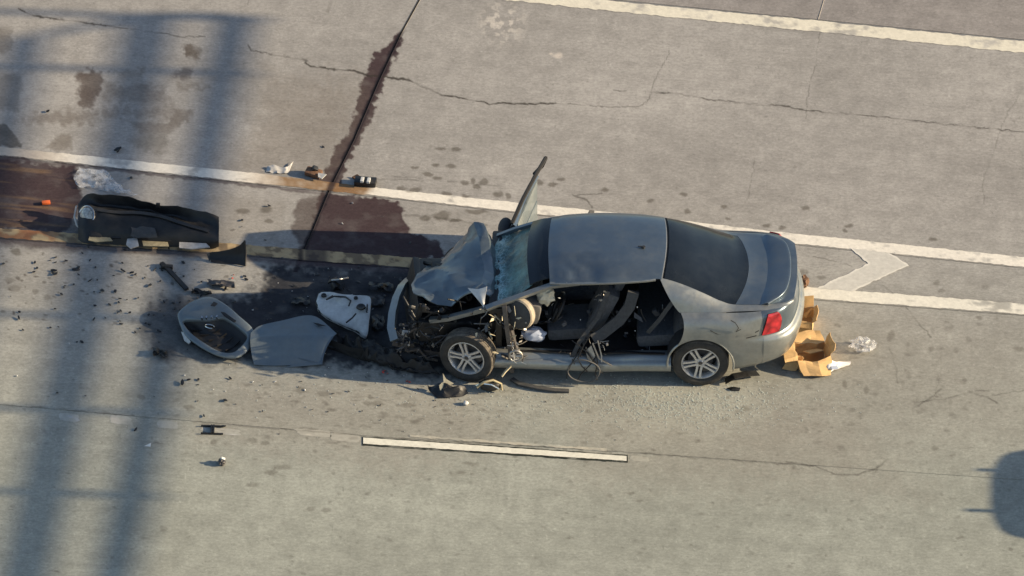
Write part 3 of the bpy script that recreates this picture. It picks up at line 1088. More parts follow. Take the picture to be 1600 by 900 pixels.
def patch(cx_, cy_, a_, b_, seed, tint=(0.52, 0.50, 0.44)):
    """ragged island of old paint"""
    n, m = 28, 10
    rr = np.linspace(0.02, 1, m)[None, :]
    th = np.linspace(0, 2 * math.pi, n)[:, None]
    w = 0.72 + 0.55 * fbm(np.cos(th) * 1.7 + seed * 3.3, np.sin(th) * 1.7, 700 + seed, 3)
    sq = 1 / np.maximum(np.abs(np.cos(th)), np.abs(np.sin(th))) ** 0.6
    PXa = cx_ + a_ * rr * np.cos(th) * w * sq
    PYa = cy_ + b_ * rr * np.sin(th) * w * sq + (PXa - cx_) * 0.08
    return tag(colour_mesh('worn_marking', PXa, PYa, 0.0015, M['road_paint'], worn(seed, tint)), kind='structure')


patch(108, 652, 16, 6, 1, (0.42, 0.44, 0.46))
patch(190, 656, 18, 7, 2, (0.42, 0.42, 0.40))
patch(262, 664, 16, 6, 3, (0.42, 0.44, 0.46))
patch(345, 674, 32, 5, 4, (0.46, 0.46, 0.44))
patch(490, 677, 28, 5, 5)
patch(540, 684, 24, 6, 6)
patch(1000, 717, 14, 4, 7, (0.44, 0.42, 0.36))

# ------------------------------------------------------------------ the wrecked car
# car frame: x to the rear, y away from the camera, z up; rear axle x=+1.364, front axle x=-1.364
CAR_RZ = R(-1.8)
car_loc = G(915, 526)
car = thing('wrecked_sedan', 'grey-blue sedan with a crushed front end and both doors missing on the near side', 'car', car_loc, CAR_RZ)
CM = Matrix.Translation(car_loc) @ Matrix.Rotation(CAR_RZ, 4, 'Z')
CMI = CM.inverted()


def P(px, py, y=None, z=None, x=None):
    """point of the car frame seen at a photo pixel, on the plane y=..., z=... or x=..."""
    o, d = ray(px, py)
    o2 = CMI @ o
    d2 = (CMI.to_3x3() @ d)
    if y is not None:
        t = (y - o2.y) / d2.y
    elif z is not None:
        t = (z - o2.z) / d2.z
    else:
        t = (x - o2.x) / d2.x
    return o2 + d2 * t


def crumple(p, amp, sc, seed=0.0):
    v = Vector((p[0] * sc + seed, p[1] * sc + seed * .7, p[2] * sc))
    n = 0.5 - abs(mnoise.noise(v)) * 1.6
    return n * amp


def cut_circle(mb, cx_, cz_, Rr, sgn):
    """remove the wheel-arch disc from a side skin and round off its edge"""
    keep, used = [], set()
    for f in mb.f:
        c = sum((mb.v[i] for i in f), Vector()) / len(f)
        if c.y * sgn > 0.55 and math.hypot(c.x - cx_, c.z - cz_) < Rr:
            for i in f:
                used.add(i)
            continue
        keep.append(f)
    kept = set(i for f in keep for i in f)
    for i in used & kept:
        v = mb.v[i]
        d = Vector((v.x - cx_, 0, v.z - cz_))
        if d.length > 1e-6:
            d = d.normalized() * Rr
            v.x, v.z = cx_ + d.x, cz_ + d.z
    mb.f = keep


# plan path of the widest line (near side y<0), from the door edge round the tail to the far side
PATH = [(1.25, .918), (1.50, .915), (1.75, .905), (1.98, .885), (2.20, .835), (2.36, .745), (2.46, .58), (2.525, .30), (2.545, 0.0)]
EDGE = [1.0, .99, 1.03, 1.10, 1.14, 1.165, 1.16, 1.125]      # front edge of the rear quarter, per height line
ZK = [.24, .34, .50, .64, .73, .84, .945, 1.00]
#        inward offsets along the flank ... at the tail
DK0 = [.06, .015, .0, .0, .0, .012, .055, .135]
DK1 = [.16, .06, .005, .0, .055, .075, .085, .125]
ZK1 = [.27, .36, .52, .66, .72, .86, .99, 1.015]


def side_point(j, k, s):
    """column j of PATH (or -1 for the door edge), line k, s=-1 near / +1 far"""
    if j < 0:
        x, y, t, nx_, ny_ = EDGE[k], .92, 0, 0, 1
    else:
        x, y = PATH[j]
        a = PATH[max(j - 1, 0)]
        b = PATH[min(j + 1, len(PATH) - 1)]
        tx, ty = b[0] - a[0], b[1] - a[1]
        if j == len(PATH) - 1:
            tx, ty = 0, -1
        L = math.hypot(tx, ty)
        nx_, ny_ = -ty / L, tx / L
        t = min(1, max(0, (x - 1.75) / .6))
    d = DK0[k] * (1 - t) + DK1[k] * t
    z = ZK[k] * (1 - t) + ZK1[k] * t
    return (x - nx_ * d, s * (y - ny_ * d), z)


nP = len(PATH)
cols = [(-1, -1)] + [(j, -1) for j in range(nP)] + [(j, 1) for j in range(nP - 2, -1, -1)] + [(-1, 1)]
ctrl = [[side_point(j, k, s) for k in range(8)] for j, s in cols]
NU, NV = 6, 5
SG = sgrid(ctrl, NU, NV)         # [columns*NU+1][7*NV+1][3]


def side_part(name, u0, u1, v0, v1, mat, parent, push=0.0, arch=True, solid=-0.012, dent=0.0):
    A = SG[int(u0 * NU):int(u1 * NU) + 1, int(v0 * NV):int(v1 * NV) + 1].copy()
    if push or dent:
        gu = np.gradient(A, axis=0)
        gv = np.gradient(A, axis=1)
        nn = np.cross(gu, gv)
        nn /= np.linalg.norm(nn, axis=2, keepdims=True) + 1e-9
        c = A.mean((0, 1)) - np.array([0.8, 0, 0.6])
        if (nn * (A - np.array([0.8, 0, .6]))).sum() < 0:
            nn = -nn
        A += nn * push
        if dent:
            for i in range(A.shape[0]):
                for j in range(A.shape[1]):
                    A[i, j] += nn[i, j] * crumple(A[i, j], dent, 2.2, 3)
    mb = MB().grid(A)
    if arch:
        cut_circle(mb, 1.364, .335, .385, -1)
        cut_circle(mb, 1.364, .335, .385, 1)
    return mb


ncol = len(cols) - 1
# the quarter panels (near one taller strip first), bumper wraps round the tail
near_q = side_part('rear_quarter_panel', 0, 4.5, 0, 7, None, None, dent=0.010)
far_q = side_part('rear_quarter_panel', ncol - 4.5, ncol, 0, 7, None, None)
tail_up = side_part('tail_panel', 4.5, ncol - 4.5, 4, 7, None, None, arch=False)
bump = side_part('rear_bumper', 4.5, ncol - 4.5, 0, 4, None, None, push=0.004, arch=False)


# top skin: roof, pillars, rear glass, boot lid
def topst(x, zc, w, zg, yb, zb, ym, zm, ycr=0.0):
    """centre height, glass-edge half width/height, belt point, pillar mid point"""
    q = 0.72
    return dict(x=x, pts=[(yb, zb), (ym, zm), (w, zg), (w * .78, zg + (zc - zg) * .62), (w * .42, zg + (zc - zg) * .93), (0.0, zc)])


TOP = [
    topst(-.40, 1.362, .55, 1.312, .70, 1.20, .61, 1.27),
    topst(-.20, 1.405, .57, 1.345, .71, 1.22, .63, 1.30),
    topst(.20, 1.432, .585, 1.365, .72, 1.22, .645, 1.315),
    topst(.60, 1.428, .585, 1.36, .73, 1.20, .65, 1.305),
    topst(.88, 1.408, .575, 1.335, .765, 1.03, .69, 1.215),
    topst(1.12, 1.345, .595, 1.27, .775, 1.0, .71, 1.16),
    topst(1.37, 1.235, .625, 1.17, .775, .998, .72, 1.095),
    topst(1.58, 1.132, .65, 1.075, .768, .999, .725, 1.045),
    topst(1.76, 1.058, .655, 1.025, .752, 1.002, .715, 1.017),
    topst(2.12, 1.038, .64, 1.026, .725, 1.008, .69, 1.018),
    topst(2.32, 1.04, .60, 1.03, .655, 1.012, .63, 1.022),
    topst(2.415, 1.035, .52, 1.025, .555, 1.013, .54, 1.02),
]
xoff = [0, 0, 0.0, .0, .0, .0]
tctrl = []
for i, st in enumerate(TOP):
    row = []
    bow = .055 if st['x'] < 1.0 else (.10 if st['x'] > 1.5 else .06)
    if 1.7 < st['x'] < 1.8:
        bow = .145
    if st['x'] > 2.2:
        bow = .06
    if st['x'] < 0:
        bow = -.035
    for (y, z) in st['pts']:
        dx = bow * (1 - (y / .66) ** 2) if y < .66 else 0
        row.append((st['x'] + (dx if st['x'] > .8 or st['x'] < 0 else 0), -y, z))
    for (y, z) in st['pts'][-2::-1]:
        dx = bow * (1 - (y / .66) ** 2) if y < .66 else 0
        row.append((st['x'] + (dx if st['x'] > .8 or st['x'] < 0 else 0), y, z))
    tctrl.append(row)
TU, TV = 8, 6
TG = sgrid(tctrl, TU, TV)


def top_part(u0, u1, v0, v1, push=0.0):
    A = TG[int(round(u0 * TU)):int(round(u1 * TU)) + 1, int(round(v0 * TV)):int(round(v1 * TV)) + 1].copy()
    A[:, :, 2] += push
    return A


def samp(Gd, nu, nv, u, v):
    fu = np.clip(np.asarray(u, float) * nu, 0, Gd.shape[0] - 1.0001)
    fv = np.clip(np.asarray(v, float) * nv, 0, Gd.shape[1] - 1.0001)
    iu, iv = fu.astype(int), fv.astype(int)
    a, b = (fu - iu)[..., None], (fv - iv)[..., None]
    return (Gd[iu, iv] * (1 - a) + Gd[iu + 1, iv] * a) * (1 - b) + (Gd[iu, iv + 1] * (1 - a) + Gd[iu + 1, iv + 1] * a) * b


# roof with a few dents near the cut door side
ur = np.linspace(0, 4, 33)[:, None]
vr0 = 1 + .92 * sstep(2.2, 4.0, ur)
roofA = samp(TG, TU, TV, ur + np.zeros((1, 49)), vr0 + (9 - (vr0 - 1) - vr0) * np.linspace(0, 1, 49)[None, :])
for i in range(roofA.shape[0]):
    for j in range(roofA.shape[1]):
        x, y, z = roofA[i, j]
        a = max(0, 1 - ((x + .12) / .32) ** 2) * max(0, 1 - ((y + .50) / .26) ** 2)
        b = max(0, 1 - ((x - .10) / .16) ** 2) * max(0, 1 - ((y + .52) / .13) ** 2)
        roofA[i, j, 2] += -0.035 * a - .02 * b + a * crumple((x, y, z), .025, 5, 1)
        roofA[i, j, 2] += crumple((x, y, z), .004, 1.6, 5)
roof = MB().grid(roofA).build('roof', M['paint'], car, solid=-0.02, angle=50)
rail = MB()
rail.tube([tuple(roofA[i, 0]) for i in range(0, roofA.shape[0], 3)], .022, 6)
rail.build('roof_rail', M['paint_lit_dusty'], car)
# antenna stub
ant = MB()
pa = P(1006, 388, z=1.435)
ant.tube([pa + Vector((-.01, 0, -.01)), pa + Vector((.0, 0, .03))], [.028, .018], 10)
ant.tube([pa + Vector((0, 0, .02)), pa + Vector((-.07, .0, .03))], [.010, .005], 6)
ant.build('antenna', M['black_plastic'], car)
# rear glass and its black rim
rg = MB().grid(top_part(4.12, 7.95, 2.08, 7.92, 0.004))
rg.build('rear_window', M['glass'], car, solid=-0.01, angle=60)
rim_ = MB().grid(top_part(4.0, 8.0, 2.0, 8.0, -0.006))
rim_.build('rear_window_seal', M['seal'], car, solid=-0.008)
hl = MB()
hl.ribbon([tuple(TG[4 * TU, j] + np.array([.0, 0, .006])) for j in range(2 * TV, 8 * TV + 1, 2)], .022, .008)
hl.build('rear_window_trim', M['galv'], car)
# C pillars join the quarters
vv = np.linspace(0, 2.02, 13)[None, :]
u0v = 3.93 + 1.02 * np.clip(1 - vv / 2.0, 0, 1) ** 1.25
uu = np.linspace(0, 1, 34)[:, None]
MB_pn = MB().grid(samp(TG, TU, TV, u0v + (8.0 - u0v) * uu, vv + 0 * uu))
MB_pf = MB().grid(top_part(3.9, 8.0, 7.98, 10))
dk_n = MB().grid(top_part(8.0, 11, 0, 2.0))
dk_f = MB().grid(top_part(8.0, 11, 8.0, 10))
near_q.add(MB_pn.v, MB_pn.f)
near_q.add(dk_n.v, dk_n.f)
far_q.add(MB_pf.v, MB_pf.f)
far_q.add(dk_f.v, dk_f.f)
near_q.build('rear_quarter_panel', M['paint_lit_dusty'], car, solid=-0.012, angle=50)
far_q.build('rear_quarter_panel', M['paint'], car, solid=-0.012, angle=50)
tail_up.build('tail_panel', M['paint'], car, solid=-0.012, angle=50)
bump.build('rear_bumper', M['paint_lit_dusty'], car, solid=-0.012, angle=50)
lid = MB().grid(top_part(8.04, 11, 2.06, 7.94, 0.004))
lid.build('boot_lid', M['paint'], car, solid=-0.012, angle=50)
# boot spoiler: raised lip, arched a little, darker upper face
sp = []
for t in np.linspace(0, 1, 15):
    y = -.655 + 1.31 * t
    bow_ = .085 * (1 - (y / .66) ** 2)
    e = min(1, min(t, 1 - t) / .10)
    h = .055 + .035 * e
    x0 = 1.985 + bow_ * .8 + (1 - e) * .05
    x1 = 2.31 + bow_ * .9 - (1 - e) * .08 - .10 * (y / .66) ** 4
    zb = 1.012
    sp.append([(x0, y, zb + .008), (x0 + .02, y, zb + .025), (x0 + (x1 - x0) * .5, y, zb + h * .8), (x1 - .02, y, zb + h), (x1 + .015, y, zb + h - .008), (x1 - .005, y, zb + h - .045), (x1 - .05, y, zb - .01)])
MB().grid(sgrid(sp, 2, 3)).build('spoiler', M['paint'], car, solid=-0.01, angle=60)
# tail lamps: outer skin patch at the corner, a little proud
for s in (0, 1):
    u0, u1 = (4.15, 5.95) if s == 0 else (ncol - 5.95, ncol - 4.15)
    vv = np.linspace(4.2, 6.2, 11)[None, :]
    tt = (vv - 4.2) / 2.0
    ua, ub = 4.42 + .40 * tt, 5.52 + .28 * np.sin(tt * 3.14)
    if s == 1:
        ua, ub = ncol - ub, ncol - ua
    A = samp(SG, NU, NV, ua + (ub - ua) * np.linspace(0, 1, 12)[:, None], vv + np.zeros((12, 1)))
    gu, gv = np.gradient(A, axis=0), np.gradient(A, axis=1)
    nn = np.cross(gu, gv)
    nn /= np.linalg.norm(nn, axis=2, keepdims=True)
    if (nn * (A - np.array([1.0, 0, .6]))).sum() < 0:
        nn = -nn
    # taper: front edge slants
    A += nn * 0.012
    n0 = A.shape[0]
    keep = MB()
    keep.grid(A)
    lamp = keep.build('tail_lamp', M['red_lens'], car, solid=-0.02, angle=60)
    rl = MB()
    i0, i1 = 0, n0 - 1
    edge = [A[i, 0] for i in range(n0)] + [A[i1, j] for j in range(A.shape[1])] + [A[i, -1] for i in range(n0 - 1, -1, -1)] + [A[0, j] for j in range(A.shape[1] - 1, -1, -1)]
    rl.tube([tuple(p) for p in edge], .007, 5, closed=True)
    rl.build('lamp_rim', M['seal'], lamp)
    bulb = MB()
    ii = int(n0 * .55)
    jj = int(A.shape[1] * .72)
    pc = Vector(A[ii, jj]) + Vector(nn[ii, jj]) * .004
    bulb.lathe([(0.0, .014), (.02, .010), (.03, .0)], 14, Matrix.Translation(pc) @ Vector((0, 1, 0)).rotation_difference(Vector(nn[ii, jj])).to_matrix().to_4x4())
    bulb.build('reversing_lens', M['clear_lens'], lamp)
    for fi, fj, rc_ in ((.30, .22, .026), (.62, .25, .026), (.34, .50, .024), (.66, .50, .022), (.48, .36, .016)):
        ii, jj = int(n0 * fi), int(A.shape[1] * fj)
        pc = Vector(A[ii, jj]) + Vector(nn[ii, jj]) * .003
        cell = MB()
        cell.lathe([(0.0, .008), (rc_ * .7, .006), (rc_, .0)], 12, Matrix.Translation(pc) @ Vector((0, 1, 0)).rotation_difference(Vector(nn[ii, jj])).to_matrix().to_4x4())
        cell.build('lamp_cell', M['red_cell'], lamp)
# bumper joint line and body seams (thin dark strips)
seam = MB()
seam.tube([tuple(SG[i, 4 * NV] + (SG[i, 4 * NV] - SG[i, 3 * NV]) * 0) for i in range(int(2.9 * NU), int((ncol - 2.9) * NU))], .006, 5)
seam.tube([tuple(TG[8 * TU + i, 2 * TV] + np.array([0, 0, .003])) for i in range(0, 3 * TU)], .006, 5)
seam.tube([tuple(TG[8 * TU + i, 8 * TV] + np.array([0, 0, .003])) for i in range(0, 3 * TU)], .006, 5)
seam.build('panel_seam', M['seal'], car)
# wheel-arch lips and dark liners
for s in (-1, 1):
    lip, lin = MB(), MB()
    a0 = R(-12)
    arc = [(1.364 + .388 * math.cos(a), s * .914, .335 + .388 * math.sin(a)) for a in np.linspace(R(-8), R(188), 30)]
    lip.tube(arc, .013, 6)
    lip.build('arch_lip', M['paint_lit_dusty'], car)
    prof = []
    n = 24
    Pa = np.zeros((n, 3, 3))
    for i, a in enumerate(np.linspace(R(-15), R(195), n)):
        for j, yy in enumerate((.91, .75, .55)):
            Pa[i, j] = (1.364 + .395 * math.cos(a), s * yy, .335 + .395 * math.sin(a))
    lin.grid(Pa)
    lin.add([(1.364 + .395 * math.cos(a), s * .55, .335 + .395 * math.sin(a)) for a in np.linspace(R(-15), R(195), n)], [tuple(range(n))])
    lin.build('arch_liner', M['carpet'], car, solid=-.004)
# scratches and scrapes on the near quarter
scr = MB()
for pts in ([(1142, 500), (1149, 504), (1154, 512), (1150, 518), (1158, 514)], [(1166, 528), (1174, 526), (1182, 524)], [(1180, 519), (1186, 516)], [(1110, 516), (1122, 522), (1134, 524)]):
    scr.tube([P(a, b, y=-.912) + Vector((0, -.006, 0)) for a, b in pts], .005, 4)
scr.build('scrape_mark', M['seal'], car)

# underbody, floor, sills
ub = MB()
ub.box((.05, 0, .24), (2.1, 1.60, .05))
ub.box((1.25, 0, .26), (.6, 1.04, .08))
ub.box((.0, 0, .31), (2.3, .26, .16))
ub.box((1.95, 0, .40), (.60, 1.20, .20))
ub.build('floor_pan', M['carpet'], car)
for s in (-1, 1):
    ctrl_ = []
    for x in np.linspace(-1.05, 1.02, 12):
        sec = [(.76, .20), (.84, .19), (.895, .225), (.912, .275), (.895, .325), (.862, .345), (.842, .375), (.81, .392), (.74, .395), (.70, .36)]
        row = []
        for (y, z) in sec:
            d = crumple((x, y, z), .03, 2.6, 2 + s) * (1 if s < 0 else .2)
            dz = -.03 * math.exp(-((x - .1) / .5) ** 2) if s < 0 else 0
            row.append((x, s * (y + d * .8), z + d * .5 + dz))
        ctrl_.append(row)
    MB().grid(sgrid(ctrl_, 3, 2)).build('sill', M['paint_lit_dusty'], car, solid=-.008, angle=40)
    k = MB()
    k.ribbon([(x, s * (.80 + crumple((x, 1, 1), .02, 3)), .402 + crumple((x, 0, 1), .012, 3)) for x in np.linspace(-.8, .95, 14)], .035, .012)
    k.build('sill_trim', M['black_plastic'], car)

# far side: closed rear door and pillars seen through the opening
far = MB()
fctrl = []
for x in (-.02, .3, .7, 1.02, 1.16):
    fctrl.append([(x, .86, .25), (x, .90, .34), (x, .918, .52), (x, .915, .70), (x, .90, .86), (x, .86, .95), (x, .79, .995)])
far.grid(sgrid(fctrl, 3, 4))
far_door = far.build('rear_door', M['paint'], car, solid=-.02)
tr = MB()
tr.rbox((.55, .80, .62), (1.0, .06, .60), b=.03)
tr.rbox((.50, .75, .66), (.5, .07, .06), b=.02)
tr.build('door_trim', M['mid_cloth'], far_door)
fg = MB()
fg.grid(np.array([[(x, .775 + (.0), 1.0), (x + .02, .70, 1.19), (min(x + .04, .86), .645, 1.30)] for x in (.03, .4, .8, 1.0)]))
fg.build('window', M['glass'], far_door, solid=-.006)
pil = MB()
pil.ribbon([(-.02, .88, .30), (-.03, .86, .9), (.02, .72, 1.18), (.05, .65, 1.31)], .12, .06, up=(1, 0, 0))
pil.build('far_pillar', M['mid_cloth'], car)

# near A pillar / windscreen frame strip running from the cowl up to the roof
ap = MB()
pts_a = [P(760, 482, y=-.75), P(772, 477, y=-.74), P(800, 468, y=-.70), P(830, 457, y=-.66), P(862, 446, y=-.61), P(905, 441, y=-.60)]
ap.ribbon(pts_a, .060, .05, up=(0, -.3, 1))
ap.build('front_pillar', M['paint_lit_dusty'], car)
fap = MB()
fap.ribbon([(-1.08, .66, .95), (-.85, .63, 1.09), (-.60, .59, 1.22), (-.38, .56, 1.305)], .05, .04)
fap.build('front_pillar', M['paint'], car)

# windscreen: sagging laminated sheet, crazed toward its base
wctrl = []
for t in np.linspace(0, 1, 7):          # far side -> near side
    yy = .64 - 1.28 * t
    base_x = [-1.02, -1.08, -1.10, -1.09, -1.07, -1.06, -1.08][int(round(t * 6))]
    col_ = []
    for q in np.linspace(0, 1, 6):      # base -> header
        x = base_x * (1 - q) + (-.60 - .05 * (1 - (yy / .66) ** 2)) * q
        z = .985 * (1 - q) + (1.275 - .055 * (yy / .6) ** 2) * q
        yv = yy * (1.04 * (1 - q) + .90 * q)
        sag = -.05 * math.sin(q * math.pi) * (1.0 if t > .3 else .5)
        col_.append((x, yv, z + sag))
    wctrl.append(col_)
WG = sgrid(wctrl, 8, 7)
for i in range(WG.shape[0]):
    for j in range(WG.shape[1]):
        q = j / (WG.shape[1] - 1)
        WG[i, j, 2] += crumple(WG[i, j], .030 * (1 - q) + .004, 5, 4) - .015 * (1 - q)
wmb = MB().grid(WG)
wind = wmb.build('windscreen', M['shatter'], car, angle=28)
ca = wind.data.attributes.new('craze', 'FLOAT', 'POINT')
vals = []
for i in range(WG.shape[0]):
    for j in range(WG.shape[1]):
        q = j / (WG.shape[1] - 1)
        px_ = float(np.exp(-((q - .16) / .17) ** 2)) * .95 + .08
        vals.append(min(1, px_ + .25 * max(0, crumple(WG[i, j], 1, 6, 9))))
ca.data.foreach_set('value', np.array(vals, np.float32))
# dark sunshade strip and header panel between glass and roof
hd = []
for t in np.linspace(0, 1, 9):
    yy = .60 - 1.20 * t
    a = Vector((-.63 - .05 * (1 - (yy / .62) ** 2), yy * 1.0, 1.270 - .055 * (yy / .6) ** 2))
    b = Vector((-.385 - .035 * (1 - (yy / .62) ** 2), yy * .94, 1.352 - .055 * (yy / .6) ** 2))
    hd.append([a, (a + b) / 2 + Vector((0, 0, .018)), b])
MB().grid(sgrid(np.array([[tuple(p) for p in r] for r in hd]), 2, 4)).build('windscreen_header', M['glass'], car, solid=-.02, angle=60)

# ---- crushed bonnet: folded like a tent, peak at the far side
bon = [
    # far edge
    [P(690, 404, y=.52), P(708, 390, y=.60), P(726, 374, y=.66), P(741, 349, y=.60), P(754, 352, y=.56), P(772, 388, y=.58), P(781, 398, y=.62)],
    [P(668, 417, y=.28), P(696, 404, y=.34), P(722, 388, y=.38), P(748, 372, y=.36), P(761, 372, y=.34), P(776, 402, y=.36), P(785, 410, y=.40)],
    [P(652, 430, y=.06), P(682, 422, y=.10), P(716, 408, y=.12), P(752, 400, y=.12), P(767, 402, y=.12), P(778, 416, y=.12), P(785, 424, y=.14)],
    [P(642, 447, y=-.16), P(674, 440, y=-.14), P(710, 430, y=-.14), P(756, 424, y=-.12), P(770, 428, y=-.12), P(778, 436, y=-.12), P(782, 446, y=-.14)],
    [P(645, 460, y=-.34), P(678, 458, y=-.34), P(712, 452, y=-.38), P(752, 444, y=-.40), P(766, 452, y=-.42), P(772, 458, y=-.42), P(774, 464, y=-.42)],
    [P(664, 468, y=-.46), P(684, 476, y=-.50), P(706, 478, y=-.52), P(728, 462, y=-.52), P(748, 455, y=-.52), P(764, 463, y=-.52), P(772, 472, y=-.52)],
]
bonc = np.array([[tuple(p) for p in r] for r in bon])
BG = sgrid(bonc, 7, 7)
_nu, _nv = BG.shape[0], BG.shape[1]
BL = samp(bonc, 1, 1, np.linspace(0, bonc.shape[0] - 1, _nu)[:, None] + np.zeros((1, _nv)), np.linspace(0, bonc.shape[1] - 1, _nv)[None, :] + np.zeros((_nu, 1)))
BG = BG * .15 + BL * .85
for i in range(BG.shape[0]):
    for j in range(BG.shape[1]):
        BG[i, j, 2] += crumple(BG[i, j], .045, 2.6, 7) + crumple(BG[i, j], .008, 9, 8)
        BG[i, j, 0] += crumple(BG[i, j], .02, 5, 17)
bonnet = MB().grid(BG).build('bonnet', M['bonnet_paint'], car, solid=-.012, angle=10)
# torn bright corner of the bonnet hanging down on the near side
fl = MB()
fl.add([P(731, 449, y=-.50), P(760, 447, y=-.53), P(757, 479, y=-.66), P(748, 470, y=-.63), P(744, 455, y=-.56)], [(0, 4, 3, 2, 1)])
flp = MB()
a_, b_, c_ = P(731, 451, y=-.52), P(761, 447, y=-.56), P(756, 479, y=-.72)
rows = []
for t in np.linspace(0, 1, 6):
    l = a_.lerp(c_, t)
    r_ = b_.lerp(c_, t)
    rows.append([tuple(l.lerp(r_, q) + Vector((0, -.02 * math.sin(q * 3.1), crumple(l.lerp(r_, q), .02, 6)))) for q in np.linspace(0, 1, 6)])
flp.grid(np.array(rows)).build('bonnet_corner', M['white_plastic'], car, solid=-.006)

# ---- front structure
fr = MB()
arch = [P(640, 436, y=.42), P(629, 447, y=.22), P(620, 466, y=.0), P(614, 490, y=-.24), P(612, 512, y=-.44), P(617, 532, y=-.58)]
fr.ribbon(arch, .10, .05, up=(-.5, 0, 1))
fr.build('radiator_support', M['paint_lit_dusty'], car)
rad = MB()
rad.rbox((-2.02, -.04, .56), (.08, .95, .50), eul(0, 14, 6), b=.015)
for i in range(7):
    z = .38 + i * .06
    rad.box((-2.075 + i * .012, -.04, z), (.012, .9, .012), eul(0, 0, 6))
rad.build('radiator', M['black_plastic'], car)
fan = MB()
fan.lathe([(.05, 0), (.18, .01), (.20, .03), (.20, .06), (.18, .06)], 24, Matrix.Translation((-1.93, .1, .60)) @ Matrix.Rotation(R(90), 4, 'Z'))
fan.build('cooling_fan', M['darkmetal'], car)
eb = MB()
eb.rbox((-1.45, .05, .48), (1.05, 1.25, .30), eul(0, 0, 2), b=.05)
eb.rbox((-1.55, .12, .70), (.55, .48, .26), eul(0, 6, 4), b=.04)
eb.rbox((-1.72, -.30, .66), (.30, .24, .22), eul(4, 0, 12), b=.02)
eb.tube([(-1.9, .4, .75), (-1.7, .2, .86), (-1.5, -.1, .84), (-1.35, -.35, .80)], .035, 8)
eb.build('engine', M['black_plastic'], car, angle=30)
# firewall and cowl
fw = MB()
fw.box((-1.00, 0, .68), (.07, 1.46, .62))
fw.rbox((-1.02, 0, .93), (.20, 1.50, .10), b=.03)
fw.build('firewall', M['black_plastic'], car)
# chassis rails and inner wing
ra = MB()
ra.ribbon([P(672, 500, y=-.55), P(700, 497, y=-.60), P(735, 488, y=-.64), P(760, 482, y=-.66)], .07, .05)
ra.build('inner_wing_rail', M['paint_lit_dusty'], car)
ch = MB()
ch.ribbon([P(614, 534, y=-.55), P(640, 540, y=-.55), P(664, 548, y=-.58), P(690, 552, y=-.60)], .06, .07)
ch.build('chassis_rail', M['darkmetal'], car)
ch = MB()
ch.ribbon([(-2.16, .40, .40), (-1.9, .44, .40), (-1.1, .44, .36)], .08, .10)
ch.build('chassis_rail', M['darkmetal'], car)
ch = MB()
ch.ribbon([P(636, 548, y=-.62), P(655, 545, y=-.62), P(668, 560, y=-.66), P(684, 562, y=-.66)], .035, .03)
ch.build('chassis_rail', M['darkmetal'], car)
hb = MB()
hb.rbox(P(634, 521, y=-.66), (.09, .03, .08), eul(0, 10, 0), b=.01)
for dx in (-.018, .018):
    hb.box(P(634, 521, y=-.66) + Vector((dx, -.02, 0)), (.012, .02, .06))
hb.build('lamp_bracket', M['white_plastic'], car)
# wheel-side clutter: strut tower, knuckle, brackets, hoses
rc = random.Random(5)


def clutter(name, region, n, mat, ylo, yhi, size, parent, seed, shapes='btp'):
    rr = random.Random(seed)
    mb = MB()
    for _ in range(n):
        px_, py_ = rr.uniform(region[0], region[2]), rr.uniform(region[1], region[3])
        p = P(px_, py_, y=rr.uniform(ylo, yhi))
        if p.z < .12:
            p.z = .12
        s = size * rr.uniform(.5, 1.3)
        k = rr.choice(shapes)
        if k == 'b':
            mb.rbox(p, (s * 1.2, s * .7, s * .8), eul(rr.uniform(0, 90), rr.uniform(0, 90), rr.uniform(0, 90)), b=s * .1)
        elif k == 't':
            d = Vector((rr.uniform(-1, 1), rr.uniform(-.6, .3), rr.uniform(-1, 1))).normalized() * s * 2.2
            mb.tube([p - d, p + Vector((rr.uniform(-1, 1), rr.uniform(-1, 1), rr.uniform(-1, 1))) * s * .5, p + d], s * .17, 6)
        else:
            d = Vector((rr.uniform(-1, 1), rr.uniform(-1, 1), rr.uniform(-1, 1))).normalized() * s * 1.4
            e = Vector((rr.uniform(-1, 1), rr.uniform(-1, 1), rr.uniform(-1, 1))).normalized() * s * .8
            mb.prism([p - d - e * .5, p + d - e, p + d * .7 + e, p - d * .8 + e * .8], s * .12, d.cross(e))
    return tag(mb.build(name, mat, parent, angle=30), kind='stuff')


strut = MB()
sp0, sp1 = P(785, 478, y=-.68), P(806, 545, y=-.74)
strut.tube([sp0, sp0.lerp(sp1, .4), sp1], [.035, .045, .035], 10)
coil = []
for i in range(60):
    t = i / 59
    c = sp0.lerp(sp1, .05 + .5 * t)
    coil.append(c + Vector((math.cos(t * 28) * .07, math.sin(t * 28) * .07, 0)))
strut.tube(coil, .010, 5)
strut.build('suspension_strut', M['darkmetal'], car)
clutter('broken_bracket', (735, 482, 800, 520), 22, M['bracket_metal'], -.80, -.68, .034, car, 3)
clutter('broken_bracket', (788, 500, 822, 568), 20, M['bracket_metal'], -.92, -.80, .030, car, 4)
clutter('torn_trim', (742, 482, 815, 560), 20, M['cream_plastic'], -.93, -.80, .026, car, 6, 'p')
clutter('engine_debris', (618, 505, 690, 548), 44, M['darkmetal'], -.72, -.5, .035, car, 8)
clutter('engine_debris', (650, 470, 740, 510), 22, M['black_plastic'], -.62, -.4, .05, car, 9)
clutter('engine_debris', (616, 512, 680, 540), 7, M['metal'], -.74, -.62, .020, car, 10)
clutter('hub_part', (795, 530, 820, 572), 14, M['white_plastic'], -.98, -.90, .020, car, 12, 'tp')
ring = MB()
cc = P(806, 556, y=-.95)
ring.tube([cc + Vector((math.cos(a) * .075, 0, math.sin(a) * .075)) for a in np.linspace(0, 2 * math.pi, 20, endpoint=False)], .013, 6, closed=True)
